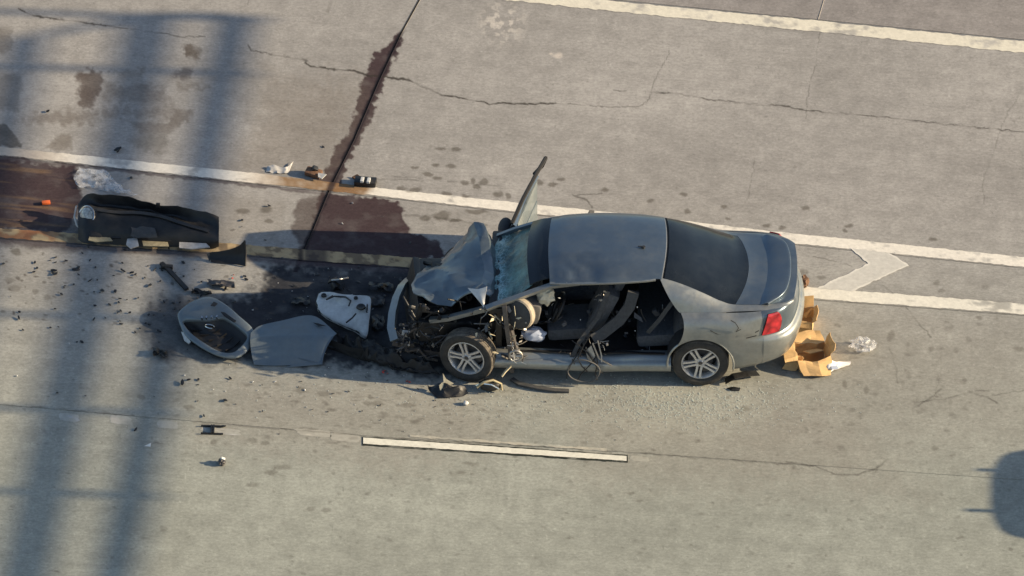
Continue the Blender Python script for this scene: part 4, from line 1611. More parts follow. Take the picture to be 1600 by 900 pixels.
for k in range(3):
    a = k * 2.1
    ring.tube([cc, cc + Vector((math.cos(a) * .075, 0, math.sin(a) * .075))], .012, 5)
ring.build('hub_ring', M['metal'], car)
# hinge pillar stub
hp = MB()
hp.ribbon([P(788, 478, y=-.78), P(792, 510, y=-.84), P(797, 545, y=-.86), P(800, 580, y=-.86)], .07, .05, up=(1, 0, 0))
hp.build('hinge_pillar', M['darkmetal'], car)
# dashboard end / drum and cream airbag
db = MB()
db.rbox((-.72, 0, .84), (.42, 1.36, .30), eul(0, 8, 0), b=.08)
db.rbox((-.62, .05, .62), (.22, .34, .34), b=.05)
db.build('dashboard', M['mid_cloth'], car)
drum = MB()
dc = P(812, 490, y=-.74)
DM = Matrix.Translation(dc) @ Matrix.Rotation(R(-30), 4, 'Z') @ Matrix.Rotation(R(-12), 4, 'X')
drum.lathe([(0, -.05), (.15, -.05), (.172, -.04), (.185, -.015), (.185, .06), (.16, .08)], 32, DM)
drum.build('dashboard_end', M['dark_trim'], car)
dr2 = MB()
dr2.lathe([(.176, -.045), (.19, -.03), (.193, .0), (.19, .03), (.182, .05)], 32, DM)
dr2.build('dashboard_rim', M['sunlit_trim'], car)


def blob(c, r, seed, amp=.25, sq=(1, 1, 1), sub=3, sc=2.2):
    bm = bmesh.new()
    bmesh.ops.create_icosphere(bm, subdivisions=sub, radius=1)
    vs = []
    for v in bm.verts:
        n = mnoise.noise(v.co * sc + Vector((seed, seed * .3, 0)))
        n2 = abs(mnoise.noise(v.co * sc * 2.3 + Vector((seed, 0, 5))))
        k = 1 + amp * n - amp * .8 * n2
        vs.append(Vector(c) + Vector((v.co.x * r * sq[0] * k, v.co.y * r * sq[1] * k, v.co.z * r * sq[2] * k)))
    bm.verts.index_update()
    fs = [tuple(v.index for v in f.verts) for f in bm.faces]
    bm.free()
    return MB().add(vs, fs)


blob(P(853, 463, y=-.55), .105, 2, .35, (1.05, .7, 1.15)).build('airbag', M['airbag'], car)
sw = MB()
swc = P(872, 480, y=-.42)
SM = Matrix.Translation(swc) @ Matrix.Rotation(R(90), 4, 'Z') @ Matrix.Rotation(R(25), 4, 'X')
sw.tube([SM @ Vector((math.cos(a) * .18, 0, math.sin(a) * .18)) for a in np.linspace(0, 2 * math.pi, 28, endpoint=False)], .016, 8, closed=True)
for a in (0, 2.1, 4.2):
    sw.tube([SM @ Vector((0, 0, 0)), SM @ Vector((math.cos(a) * .18, 0, math.sin(a) * .18))], .018, 6)
sw.build('steering_wheel', M['black_plastic'], car)


def seat(name, x, y, lean, mat, w=.50):
    root = MB()
    root.rbox((x, y, .50), (.52, w, .17), eul(0, -6, 0), b=.06)
    o = root.build(name, mat, car)
    bk = MB()
    bk.rbox((x + .30 + .25 * math.sin(lean), y, .56 + .28 * math.cos(lean)), (.17, w, .62), Matrix.Rotation(lean, 3, 'Y'), b=.06)
    bk.rbox((x + .24 + .25 * math.sin(lean), y - w * .42, .56 + .26 * math.cos(lean)), (.13, .09, .50), Matrix.Rotation(lean, 3, 'Y'), b=.04)
    bk.build('backrest', mat, o)
    hr = MB()
    hr.rbox((x + .34 + .62 * math.sin(lean), y, .60 + .60 * math.cos(lean)), (.11, .26, .17), Matrix.Rotation(lean, 3, 'Y'), b=.04)
    hr.build('headrest', mat, o)
    return o


seat('front_seat', -.18, -.36, R(24), M['dark_cloth'])
seat('front_seat', -.16, .38, R(18), M['dark_cloth'])
rs = MB()
rs.rbox((.86, 0, .48), (.50, 1.34, .18), eul(0, -6, 0), b=.06)
rsb = rs.build('rear_bench', M['dark_cloth'], car)
bk = MB()
bk.rbox((1.20, 0, .76), (.16, 1.30, .60), Matrix.Rotation(R(24), 3, 'Y'), b=.06)
bk.build('backrest', M['dark_cloth'], rsb)
ps = MB()
ps.box((1.62, 0, .97), (.55, 1.30, .03))
ps.build('parcel_shelf', M['carpet'], car)
# the cut near pillar folded into the cabin, grey
fp = MB()
fp.ribbon([P(990, 456, y=-.62), P(984, 478, y=-.64), P(968, 500, y=-.68), P(940, 522, y=-.74), P(926, 530, y=-.78)], .13, .05, up=(0, -1, .4))
fp.build('folded_pillar', M['dark_trim'], car)
belt = MB()
belt.ribbon([P(950, 455, y=-.60), P(935, 495, y=-.66), P(905, 535, y=-.80), P(893, 560, y=-.86)], .05, .006, up=(0, -1, .3))
belt.build('seat_belt', M['dark_trim'], car)
belt = MB()
belt.ribbon([P(1052, 470, y=-.70), P(1030, 500, y=-.70), P(1012, 520, y=-.66)], .05, .006, up=(0, -1, .3))
belt.build('seat_belt', M['dark_trim'], car)
clutter('roof_edge_tear', (930, 446, 950, 470), 8, M['metal'], -.62, -.58, .016, car, 21, 'tp')
clutter('seat_mechanism', (915, 532, 950, 575), 16, M['metal'], -.88, -.76, .026, car, 22)
clutter('seat_mechanism', (870, 548, 915, 570), 10, M['darkmetal'], -.9, -.8, .03, car, 23)
clutter('cabin_debris', (835, 470, 1040, 560), 46, M['darkmetal'], -.6, .3, .04, car, 24)
clutter('cabin_debris', (850, 480, 1030, 560), 26, M['dark_cloth'], -.7, -.2, .06, car, 25, 'bp')
clutter('cabin_debris', (850, 462, 1045, 550), 14, M['white_plastic'], -.7, -.5, .016, car, 26)
clutter('cabin_debris', (850, 470, 1040, 545), 18, M['mid_cloth'], -.6, -.2, .05, car, 28, 'bp')
clutter('engine_debris', (628, 478, 692, 562), 60, M['black_plastic'], -.72, -.3, .050, car, 29)
clutter('engine_debris', (622, 505, 700, 560), 20, M['darkmetal'], -.74, -.5, .032, car, 30, 'tp')
clutter('engine_debris', (616, 508, 690, 556), 12, M['bracket_metal'], -.82, -.66, .016, car, 31)
clutter('cabin_debris', (970, 455, 1000, 480), 5, M['dark_trim'], -.4, -.2, .04, car, 27)
cl = MB()
lc = P(912, 580, y=-.94)
cl.tube([lc + Vector((math.cos(a) * .185 + .01 * math.sin(3 * a), -.02 * math.cos(a), math.sin(a) * .165)) for a in np.linspace(0, 2 * math.pi, 36, endpoint=False)], .0095, 6, closed=True)
cl.build('hanging_cable', M['mid_cloth'], car)
cl = MB()
for k in range(6):
    p0 = P(rc.uniform(892, 940), rc.uniform(520, 545), y=-.82)
    p1 = P(rc.uniform(885, 945), rc.uniform(560, 596), y=-.92)
    mid = p0.lerp(p1, .5) + Vector((rc.uniform(-.1, .1), -.05, rc.uniform(-.05, .05)))
    cl.tube([p0, p0.lerp(mid, .5) + Vector((.02, 0, .02)), mid, mid.lerp(p1, .6) + Vector((-.02, 0, 0)), p1], .007, 5)
cl.build('wire_loom', M['black_plastic'], car)
bl = MB()
bl.prism([P(915, 548, y=-.84), P(924, 540, y=-.84), P(930, 556, y=-.88), P(926, 566, y=-.9), P(918, 560, y=-.88)], .012, (0, -1, .3))
bl.ribbon([P(926, 536, y=-.86), P(936, 560, y=-.9), P(956, 572, y=-.93)], .018, .008, up=(0, -1, 0))
bl.ribbon([P(934, 532, y=-.86), P(940, 556, y=-.9), P(940, 566, y=-.93)], .014, .008, up=(0, -1, 0))
bl.build('seat_bracket', M['metal'], car)
# pale cloth bag on the driver's floor
blob(P(834, 522, y=-.66), .14, 6, .25, (1.05, .7, .62)).build('floor_bag', M['blue_bag'], car)
# floor lip facing the viewer
fl_ = MB()
fl_.ribbon([(x, -.74 + crumple((x, 2, 0), .02, 3), .33 + crumple((x, 0, 3), .02, 2.5)) for x in np.linspace(-.85, .98, 16)], .03, .09)
fl_.build('floor_lip', M['black_plastic'], car)

# ---- open far front door with mirror
hinge = Vector((-.90, .89, 0))
tipd = Vector((.235, .98, 0)).normalized()
dn = Vector((tipd.y, -tipd.x, 0))
dctrl = []
for q in np.linspace(0, 1, 6):
    c = hinge + tipd * (1.02 * q)
    bulge = .03 * math.sin(q * math.pi)
    row = []
    for z, o_ in ((.30, .0), (.42, .03), (.60, .045), (.78, .04), (.90, .02), (.965, -.02)):
        row.append(tuple(c - dn * (o_ + bulge) + Vector((0, 0, z))))
    dctrl.append(row)
dmb = MB().grid(sgrid(dctrl, 3, 3))
fdoor = dmb.build('front_door', M['paint'], car, solid=-.05)
dm2 = MB()
frame = [hinge + tipd * .02 + Vector((0, 0, .96)), hinge + tipd * .30 - dn * -.06 + Vector((0, 0, 1.13)), hinge + tipd * .62 + dn * .13 + Vector((0, 0, 1.27)), hinge + tipd * .95 + dn * .16 + Vector((0, 0, 1.28)), hinge + tipd * 1.02 + dn * .10 + Vector((0, 0, 1.10)), hinge + tipd * 1.01 + Vector((0, 0, .96))]
dm2.tube(frame, .024, 6)
dm2.build('window_frame', M['seal'], fdoor)
dg = MB()
dg.add([tuple(p) for p in frame], [tuple(range(6))])
dg.build('window', M['glass'], fdoor, solid=-.006)
dt = MB()
for z0, z1 in ((.36, .62), (.64, .92)):
    c = hinge + tipd * .52 + dn * .035 + Vector((0, 0, (z0 + z1) / 2))
    dt.rbox(c, (.88, .05, z1 - z0), Matrix.Rotation(math.atan2(tipd.y, tipd.x), 3, 'Z'), b=.02)
dt.build('door_trim', M['panel'], fdoor)
mc = P(790, 357, y=1.06)
mr_ = blob(mc, .165, 11, .03, (.55, .95, .72), 3, 1.0)
mir = mr_.build('wing_mirror', M['dark_trim'], fdoor)
ma = MB()
ma.tube([mc + Vector((.02, -.02, -.03)), hinge + tipd * .12 + Vector((0, 0, .95))], .025, 6)
ma.build('mirror_arm', M['black_plastic'], mir)


# ---- wheels
def wheel(center, steer, camber, spin, mats=('rubber', 'rim')):
    T = Matrix.Translation(center) @ Matrix.Rotation(steer, 4, 'Z') @ Matrix.Rotation(camber, 4, 'X') @ Matrix.Rotation(spin, 4, 'Y')
    # local: outer face toward -y
    root = bpy.data.objects.new('wheel', None)
    C.objects.link(root)
    root.parent = car
    root.matrix_local = T
    ty = MB()
    ty.lathe([(.222, -.075), (.232, -.098), (.262, -.108), (.295, -.106), (.318, -.096)], 48)
    ty.lathe([(.222, .075), (.232, .098), (.262, .108), (.295, .106), (.318, .096)], 48)
    ty.build('tyre_wall', M['rubber'], root, angle=60)
    tr_ = MB()
    prof = [(.318, -.096), (.329, -.078)]
    for yy in (-.05, -.018, .018, .05):
        prof += [(.332, yy - .012), (.324, yy - .008), (.324, yy + .004), (.332, yy + .008)]
    prof += [(.329, .078), (.318, .096)]
    tr_.lathe(prof, 56)
    tr_.build('tread', M['tread'], root, angle=20)
    rm = MB()
    rm.lathe([(.226, -.080), (.224, -.090), (.214, -.092), (.206, -.080), (.198, -.06), (.190, -.02), (.188, .07), (.222, .08)], 48)
    # five pairs of spokes
    for k in range(5):
        a = 2 * math.pi * k / 5
        for sgn in (-1, 1):
            a0, a1 = a + sgn * .20, a + sgn * .155
            p0 = Vector((math.cos(a + sgn * .62) * .045, -.060, math.sin(a + sgn * .62) * .045))
            p1 = Vector((math.cos(a0) * .12, -.070, math.sin(a0) * .12))
            p2 = Vector((math.cos(a1) * .207, -.080, math.sin(a1) * .207))
            rm.ribbon([p0, p1, p2], .026, .026, up=(0, -1, 0))
    rm.lathe([(0, -.078), (.03, -.078), (.036, -.070), (.06, -.066), (.066, -.05), (.06, -.03)], 24)
    rim = rm.build('rim', M['rim'], root, angle=40)
    cap = MB()
    cap.lathe([(0, -.084), (.022, -.083), (.027, -.078)], 18)
    for k in range(5):
        a = 2 * math.pi * (k + .5) / 5
        cap.lathe([(0, -.072), (.008, -.072), (.009, -.062)], 8, Matrix.Translation((math.cos(a) * .047, 0, math.sin(a) * .047)))
    cap.build('hub_cap', M['darkmetal'], root)
    dk = MB()
    dk.lathe([(0, -.01), (.145, -.01), (.145, .015), (0, .015)], 32)
    dk.rbox((.11, .0, .06), (.09, .07, .14), b=.02)
    dk.build('brake_disc', M['darkmetal'], root)
    bk_ = MB()
    bk_.lathe([(0, .04), (.19, .045)], 32)
    bk_.build('wheel_back', M['carpet'], root)
    return root


wheel((1.364, -.80, .332), 0, 0, R(100))
wheel((1.364, .80, .332), math.pi, 0, R(20))
wc = P(732, 553, y=-.80)
wheel((wc.x, -.80, .333), R(-17), R(-3), R(40))
wheel((-1.40, .80, .332), math.pi + R(-12), 0, R(50))

# ------------------------------------------------------------------ loose wreckage on the road
def at_base(px, py):
    b = G(px, py)
    return b


def Q(base, px, py, z):
    """photo pixel at height z, relative to a thing's base"""
    return G(px, py, z) - base


def qgrid(base, rows, nu=4, nv=4, amp=0.0, sc=5, seed=0):
    A = sgrid(np.array([[tuple(Q(base, *p)) for p in r] for r in rows]), nu, nv)
    if amp:
        for i in range(A.shape[0]):
            for j in range(A.shape[1]):
                A[i, j, 2] += crumple(A[i, j], amp, sc, seed)
    return A


# torn-off front bumper cover with the grille, lying on its back
b = at_base(335, 540)
t = thing('front_bumper_cover', 'torn-off grey front bumper with a dark oval grille opening lying on its back', 'car bumper', b)
outer = [(280, 504, .11), (278, 490, .16), (290, 478, .20), (306, 469, .23), (328, 464, .25), (350, 474, .25), (374, 494, .22), (395, 514, .17), (394, 531, .12), (387, 547, .09), (367, 558, .08), (339, 554, .09), (310, 539, .10), (289, 522, .11)]
inner = [(285, 503, .12), (290, 499, .15), (306, 498, .19), (326, 498, .21), (346, 495, .22), (358, 500, .21), (372, 510, .18), (385, 522, .15), (385, 531, .13), (376, 542, .11), (363, 551, .10), (343, 549, .10), (318, 535, .11), (297, 519, .12)]
n = len(outer)
rows = []
skirt = []
cb = sum((Q(b, *p_) for p_ in outer), Vector()) / n
for i in range(n + 1):
    o_, i_ = outer[i % n], inner[i % n]
    a = Q(b, o_[0], o_[1], 0.015)
    a = Vector((Q(b, *o_).x, Q(b, *o_).y, max(0.01, o_[2] - .12)))
    c_ = Q(b, *o_)
    d_ = Q(b, *i_)
    e_ = d_ + Vector((0, 0, -.05))
    skirt.append([tuple(Vector((c_.x, c_.y, .005)).lerp(cb, .10)), tuple(c_.lerp(cb, .03) + Vector((0, 0, -.02)))])
    rows.append([tuple(c_ + Vector((0, 0, -.022))), tuple(c_), tuple((c_ + d_) / 2 + Vector((0, 0, .012))), tuple(d_), tuple(e_)])
MB().grid(sgrid(np.array(skirt), 4, 2)).build('bumper_skirt', M['black_plastic'], t, solid=-.004)
MB().grid(sgrid(np.array(rows), 4, 3)).build('bumper_shell', M['panel'], t, solid=-.008, angle=50)
# recessed dark grille basin
cen = sum((Q(b, *p) for p in inner), Vector()) / n
rows = []
for i in range(n + 1):
    d_ = Q(b, *inner[i % n]) + Vector((0, 0, -.04))
    rows.append([tuple(d_), tuple(d_.lerp(cen, .35) + Vector((0, 0, -.06))), tuple(d_.lerp(cen, .75) + Vector((0, 0, -.07))), tuple(cen + Vector((0, 0, -.07)))])
MB().grid(sgrid(np.array(rows), 4, 3)).build('grille_panel', M['black_plastic'], t, solid=-.006)
for k in range(5):
    f = .16 + .17 * k
    a = Q(b, *inner[0]).lerp(Q(b, *inner[10]), f) + Vector((0, 0, -.055))
    c_ = Q(b, *inner[3]).lerp(Q(b, *inner[8]), f) + Vector((0, 0, -.055))
    mb = MB()
    mb.ribbon([a.lerp(c_, .06), a.lerp(c_, .5) + Vector((0, 0, -.035)), a.lerp(c_, .94)], .012, .02)
    mb.build('grille_bar', M['seal'], t)
emb = MB()
ec = Q(b, 328, 510, .14)
emb.tube([ec + Vector((math.cos(a) * .055, math.sin(a) * .035 - .3 * math.cos(a) * .055, 0)) for a in np.linspace(0, 5.2, 16)], .007, 6)
emb.build('grille_emblem', M['chrome'], t)
slot = MB()
slot.prism([Q(b, 345, 487, .275), Q(b, 351, 488, .275), Q(b, 369, 501, .245), Q(b, 366, 503, .245), Q(b, 350, 493, .27)], .01)
slot.build('vent_slot', M['seal'], t)
slot = MB()
slot.prism([Q(b, 334, 471, .30), Q(b, 340, 474, .30), Q(b, 336, 478, .30), Q(b, 329, 477, .30)], .008)
slot.build('vent_slot', M['seal'], t)
for fl_pts in ([(283, 518, .10), (289, 520, .11), (298, 534, .08), (295, 537, .06), (288, 532, .06)], [(372, 545, .10), (377, 543, .11), (378, 556, .06), (372, 557, .06)]):
    mb = MB()
    mb.prism([Q(b, *p) for p in fl_pts], .03, (0, -.6, .8))
    mb.build('fog_lamp', M['white_plastic'], t)
for x_ in (316, 323, 331, 339):
    mb = MB()
    mb.box(Q(b, x_, 497 - (x_ - 316) * .06, .225), (.018, .03, .05), eul(20, 0, -15))
    mb.build('clip', M['chrome'], t)

# grey wing panel leaning flat beside it
b = at_base(455, 560)
t = thing('wing_panel', 'slate-blue wing panel with a wheel-arch cut and pressed crease, beside the torn bumper', 'body panel', b)
A = qgrid(b, [
    [(392, 520, 0.187), (391, 532, 0.165), (392, 546, 0.110), (394, 558, 0.061), (397, 570, 0.017)],
    [(408, 508, 0.209), (412, 527, 0.187), (414, 545, 0.121), (416, 558, 0.066), (418, 571, 0.017)],
    [(445, 500, 0.220), (446, 527, 0.198), (447, 545, 0.127), (448, 558, 0.066), (449, 571, 0.017)],
    [(478, 493, 0.231), (478, 527, 0.198), (478, 545, 0.127), (477, 558, 0.066), (476, 571, 0.017)],
    [(499, 498, 0.231), (500, 527, 0.193), (500, 545, 0.127), (500, 558, 0.066), (500, 570, 0.017)],
    [(526, 521, 0.198), (520, 527, 0.182), (511, 540, 0.132), (505, 555, 0.072), (502, 570, 0.017)],
], 6, 6, .008, 3.0, 3)
# crease
for i in range(A.shape[0]):
    for j in range(5, 8):
        A[i, j, 2] += .010 if j == 6 else .003
MB().grid(A).build('panel_skin', M['panel'], t, solid=-.010, angle=30)
mb = MB()
mb.tube([tuple(A[-1, j]) for j in range(6, A.shape[1])], .012, 6)
mb.build('arch_flange', M['paint'], t)
mb = MB()
mb.prism([Q(b, 489, 504, .245), Q(b, 497, 505, .245), Q(b, 509, 509, .24), Q(b, 498, 509, .24)], .004)
mb.build('mounting_hole', M['seal'], t)

# pale headlamp carrier panel with holes
b = at_base(540, 505)
t = thing('lamp_carrier_panel', 'dirty white plastic panel with dark holes and black edging just ahead of the radiator', 'car part', b)
top_ = [(499, 459, .16), (507, 455, .18), (528, 459, .22), (556, 462, .24), (577, 464, .24), (578, 480, .22), (576, 500, .18), (572, 524, .12), (556, 515, .11), (535, 506, .11), (516, 497, .11), (501, 486, .12), (495, 474, .13)]
c_ = sum((Q(b, *p) for p in top_), Vector()) / len(top_)
rows = []
for p in top_ + top_[:1]:
    q_ = Q(b, *p)
    rows.append([tuple(q_ + Vector((0, 0, -.05))), tuple(q_), tuple(q_.lerp(c_, .35) + Vector((0, 0, .012))), tuple(q_.lerp(c_, .7) + Vector((0, 0, .008))), tuple(c_ + Vector((0, 0, .006)))])
Ap = sgrid(np.array(rows), 4, 4)
for i in range(Ap.shape[0]):
    for j in range(Ap.shape[1]):
        Ap[i, j, 2] += crumple(Ap[i, j], .022, 6, 3)
MB().grid(Ap).build('panel_body', M['white_plastic'], t, solid=-.006, angle=35)
for hx, hy, ra_, rb_ in ((564, 479, .05, .035), (556, 465, .022, .018), (506, 461, .03, .022)):
    mb = MB()
    hc = Q(b, hx, hy, .255 if hx > 520 else .19)
    mb.lathe([(ra_ * .55, .0), (ra_, .006), (ra_ * 1.15, -.012)], 16, Matrix.Translation(hc) @ Matrix.Rotation(R(90), 4, 'X'))
    mb.lathe([(0, -.004), (ra_ * .8, -.002)], 16, Matrix.Translation(hc) @ Matrix.Rotation(R(90), 4, 'X'))
    mb.build('hole', M['black_plastic'], t)
for pts in ([(510, 468), (522, 463), (540, 464), (548, 470), (545, 478)], [(541, 504), (550, 497), (556, 490)], [(574, 476), (573, 488)], [(520, 462), (510, 468)]):
    mb = MB()
    mb.tube([Q(b, x_, y_, .235) for x_, y_ in pts], .010, 6)
    mb.build('pressed_rib', M['black_plastic'], t)
mb = MB()
mb.tube([Q(b, p[0], p[1], p[2] - .02) for p in (top_[-1], top_[-2], top_[-3], top_[-4], top_[-5], top_[-6])], .026, 8)
mb.build('rubber_edge', M['rubber'], t)
mb = MB()
mb.tube([Q(b, p[0], p[1], p[2] - .03) for p in (top_[-1], top_[0], top_[1])], .02, 8)
mb.build('rubber_edge', M['rubber'], t)

# black undertray crumpled between panel and front wheel
b = at_base(610, 555)
t = MB()
A = qgrid(b, [
    [(522, 520, .12), (530, 535, .08), (545, 552, .03), (560, 560, .015)],
    [(552, 528, .16), (560, 543, .12), (575, 562, .05), (590, 570, .015)],
    [(585, 535, .15), (595, 550, .14), (610, 570, .06), (625, 578, .015)],
    [(620, 548, .14), (630, 560, .15), (645, 575, .07), (655, 583, .015)],
    [(660, 560, .13), (668, 568, .12), (680, 578, .06), (688, 584, .015)],
], 8, 8, .10, 8, 9)
A[:, :, 2] = np.maximum(A[:, :, 2], .01)
o = t.grid(A).build('undertray', M['seal'], None, solid=-.006, angle=25, loc=b)
tag(o, 'crumpled black plastic undertray on the shaded road ahead of the front wheel', 'undertray')

# small black twisted bracket lying above the pale panel
b = at_base(530, 446)
t = thing('twisted_bracket', 'small twisted black and silver bracket on the dark ground above the white panel', 'car part', b)
mb = MB()
mb.ribbon([Q(b, 514, 440, .04), Q(b, 524, 436, .10), Q(b, 536, 444, .08), Q(b, 532, 452, .03)], .07, .02)
mb.build('bracket_arm', M['black_plastic'], t)
mb = MB()
mb.tube([Q(b, 518, 438, .12), Q(b, 530, 437, .14), Q(b, 544, 434, .10)], .012, 6)
mb.build('bracket_rod', M['metal'], t)
mb = MB()
mb.rbox(Q(b, 526, 447, .04), (.12, .09, .07), eul(10, 20, 30), b=.015)
mb.build('bracket_block', M['black_plastic'], t)

# big black bumper liner with a headlamp at its end, across the lower line at left
b = at_base(235, 375)
t = thing('bumper_liner', 'long black bumper liner with a round headlamp at its left end, across the tan line', 'car part', b)
rows = []
prof_px = [
    # x, back top, lip, front crest, front bottom   (pixel y and height)
    (122, (318, .16), (326, .16), (334, .19), (354, .12), (374, .01)),
    (136, (304, .27), (318, .19), (328, .24), (354, .16), (381, .01)),
    (165, (305, .34), (322, .20), (331, .27), (358, .18), (382, .01)),
    (200, (308, .36), (326, .20), (334, .28), (360, .18), (384, .01)),
    (235, (318, .33), (330, .20), (337, .28), (362, .18), (386, .01)),
    (270, (322, .32), (338, .19), (345, .26), (366, .17), (387, .01)),
    (305, (329, .30), (347, .18), (356, .22), (372, .14), (388, .01)),
    (330, (334, .29), (352, .18), (364, .18), (376, .12), (389, .01)),
    (342, (339, .26), (354, .20), (366, .16), (377, .10), (386, .02)),
]
lrows = [[(r_[0], *q) for q in r_[1:]] for r_ in prof_px]
A = qgrid(b, lrows, 5, 5, .028, 4.0, 5)
MB().grid(A).build('liner_shell', M['black_plastic'], t, solid=-.008, angle=30)
mb = MB()
nC = A.shape[1]
mb.ribbon([Vector(A[i, 10]) + Vector((0, 0, .012)) for i in range(8, A.shape[0] - 6, 2)], .055, .012)
mb.build('liner_lip', M['black_plastic'], t)
mb = MB()
mb.rbox(Q(b, 247, 321, .36), (.05, .03, .07), b=.01)
mb.build('mounting_tab', M['black_plastic'], t)
for x_, w_, hgt in ((182, .14, .09), (222, .20, .10), (262, .12, .08), (150, .16, .1)):
    mb = MB()
    mb.rbox(Q(b, x_, 368 + (x_ - 180) * .05, .10), (w_, .10, hgt * .7), eul(28, 0, -4), b=.03)
    mb.build('liner_rib', M['black_plastic'], t)
for k_, (pts, hz) in enumerate((([(140, 369), (172, 371), (176, 376), (150, 378), (138, 375)], .05), ([(199, 373), (214, 371), (217, 384), (204, 388), (197, 382)], .06), ([(222, 376), (262, 378), (264, 385), (224, 384)], .04), ([(280, 378), (322, 380), (328, 386), (300, 389), (280, 387)], .05))):
    mb = MB()
    mb.prism([Q(b, x_, y_, hz + .05) for x_, y_ in pts], .02, (0, -.5, .85))
    mb.build('torn_foam', M['paper_grey' if k_ in (1, 3) else 'yellow_grime'], t, smooth=False)
mb = MB()
mb.grid(qgrid(b, [[(204, 352, .21), (206, 360, .20), (204, 369, .16)], [(222, 354, .22), (224, 362, .20), (222, 371, .16)], [(242, 357, .21), (244, 364, .20), (246, 372, .15)]], 4, 4, .02, 9, 6))
mb.build('dusty_patch', M['dark_trim'], t, solid=-.006)
hl_ = MB()
hc = Q(b, 134, 338, .20)
HM = Matrix.Translation(hc) @ Matrix.Rotation(R(-50), 4, 'Z') @ Matrix.Rotation(R(-35), 4, 'X')
hl_.lathe([(.0, -.035), (.06, -.03), (.105, -.005), (.118, .03), (.10, .08), (.06, .10)], 24, HM)
hl_o = hl_.build('headlamp', M['clear_lens'], t)
mb = MB()
mb.tube([HM @ Vector((math.cos(a) * .122, .01, math.sin(a) * .122)) for a in np.linspace(0, 2 * math.pi, 24, endpoint=False)], .012, 6, closed=True)
mb.build('headlamp_bezel', M['chrome'], hl_o)
mb = MB()
mb.ribbon([Q(b, 119, 322, .16), Q(b, 116, 338, .12), Q(b, 120, 352, .06), Q(b, 126, 357, .03)], .03, .012, up=(-1, 0, .4))
mb.build('headlamp_edge', M['white_plastic'], t)

# white translucent sheet behind its left end
b = at_base(165, 290)
A = qgrid(b, [
    [(120, 262, .02), (117, 272, .05), (116, 282, .03), (122, 292, .015)],
    [(142, 262, .05), (145, 274, .09), (148, 286, .05), (152, 297, .015)],
    [(160, 268, .03), (166, 278, .07), (176, 290, .06), (182, 302, .015)],
    [(172, 275, .015), (180, 286, .03), (195, 296, .03), (212, 306, .012)],
], 6, 6, .018, 7, 2)
A[:, :, 2] = A[:, :, 2] * .45 + .01
for i in range(A.shape[0]):
    for j in range(A.shape[1]):
        A[i, j, 0] += crumple(A[i, j], .07, 5, 3)
        A[i, j, 1] += crumple(A[i, j], .06, 5, 23)
        A[i, j, 2] += max(0, crumple(A[i, j], .03, 11, 5))
o = MB().grid(A).build('plastic_sheet', M['film'], None, solid=-.003, angle=25, loc=b)
tag(o, 'crumpled whitish plastic sheet on the wet patch beside the black liner', 'plastic sheet')

# dark folded wedge at the liner's right end
b = at_base(355, 405)
t = thing('torn_plastic_flap', 'dark blue-black torn plastic flap standing on the tan line with a pointed corner', 'car part', b)
mb = MB()
mb.grid(qgrid(b, [[(328, 395, .10), (327, 402, .05), (330, 410, .01)], [(350, 392, .13), (350, 402, .06), (352, 412, .01)], [(370, 386, .20), (371, 400, .09), (371, 414, .01)], [(382, 376, .30), (383, 396, .14), (382, 416, .01)]], 4, 4, .01, 6))
mb.build('flap_skin', M['black_plastic'], t, solid=-.008)
mb = MB()
mb.tube([Q(b, 382, 376, .30), Q(b, 384, 396, .14), Q(b, 383, 416, .01)], .012, 6)
mb.build('flap_edge', M['black_plastic'], t)
mb = MB()
mb.prism([Q(b, 323, 396, .06), Q(b, 333, 393, .07), Q(b, 327, 408, .02)], .008)
mb.build('torn_corner', M['dark_trim'], t)

# thin dark strip lying on the road
b = at_base(275, 433)
mb = MB()
mb.ribbon([Q(b, 252, 411, .03), Q(b, 262, 420, .03), Q(b, 276, 435, .035), Q(b, 292, 452, .03)], .05, .03)
mb.rbox(Q(b, 261, 417, .03), (.14, .05, .05), eul(0, 0, -6), b=.01)
o = mb.build('trim_strip', M['black_plastic'], None, loc=b)
tag(o, 'thin straight black trim strip lying diagonally on the road above the torn bumper', 'trim strip')

# broken door mirror and plastic below the front wheel
b = at_base(735, 612)
t = thing('broken_wing_mirror', 'broken black wing mirror with torn tan edges lying under the front wheel', 'wing mirror', b)
mb = blob(Q(b, 766, 601, .07), .10, 4, .12, (1.35, .8, .75))
mb.build('mirror_housing', M['black_plastic'], t)
mb = MB()
mb.tube([Q(b, 745, 605, .08), Q(b, 756, 597, .15), Q(b, 770, 594, .16), Q(b, 783, 600, .10), Q(b, 784, 610, .04)], .016, 6)
mb.build('mirror_rim', M['yellow_grime'], t)
mb = MB()
mb.tube([Q(b, 742, 603, .06), Q(b, 752, 599, .12), Q(b, 768, 601, .15), Q(b, 779, 607, .09)], .010, 6)
mb.build('glass_edge', M['chrome'], t)
mb = MB()
mb.ribbon([Q(b, 784, 588, .16), Q(b, 790, 580, .22), Q(b, 798, 572, .26)], .025, .015)
mb.build('mirror_arm', M['cream_plastic'], t)
b = at_base(700, 612)
t = thing('splash_guard_piece', 'ragged black splash guard piece with a cream shard, left of the broken mirror', 'car part', b)
mb = MB()
mb.grid(qgrid(b, [[(668, 604, .03), (672, 612, .02), (684, 622, .01)], [(686, 600, .10), (692, 610, .06), (698, 622, .01)], [(708, 602, .12), (712, 610, .07), (716, 620, .01)], [(728, 606, .06), (730, 612, .04), (732, 616, .01)]], 5, 5, .04, 9, 4))
mb.build('guard_skin', M['black_plastic'], t, solid=-.006, angle=25)
mb = MB()
mb.prism([Q(b, 692, 583, .20), Q(b, 697, 592, .16), Q(b, 709, 599, .12), Q(b, 698, 605, .10), Q(b, 688, 610, .06), Q(b, 685, 600, .10), Q(b, 693, 597, .14)], .01, (0, -.6, .8))
mb.build('cream_shard', M['cream_plastic'], t)
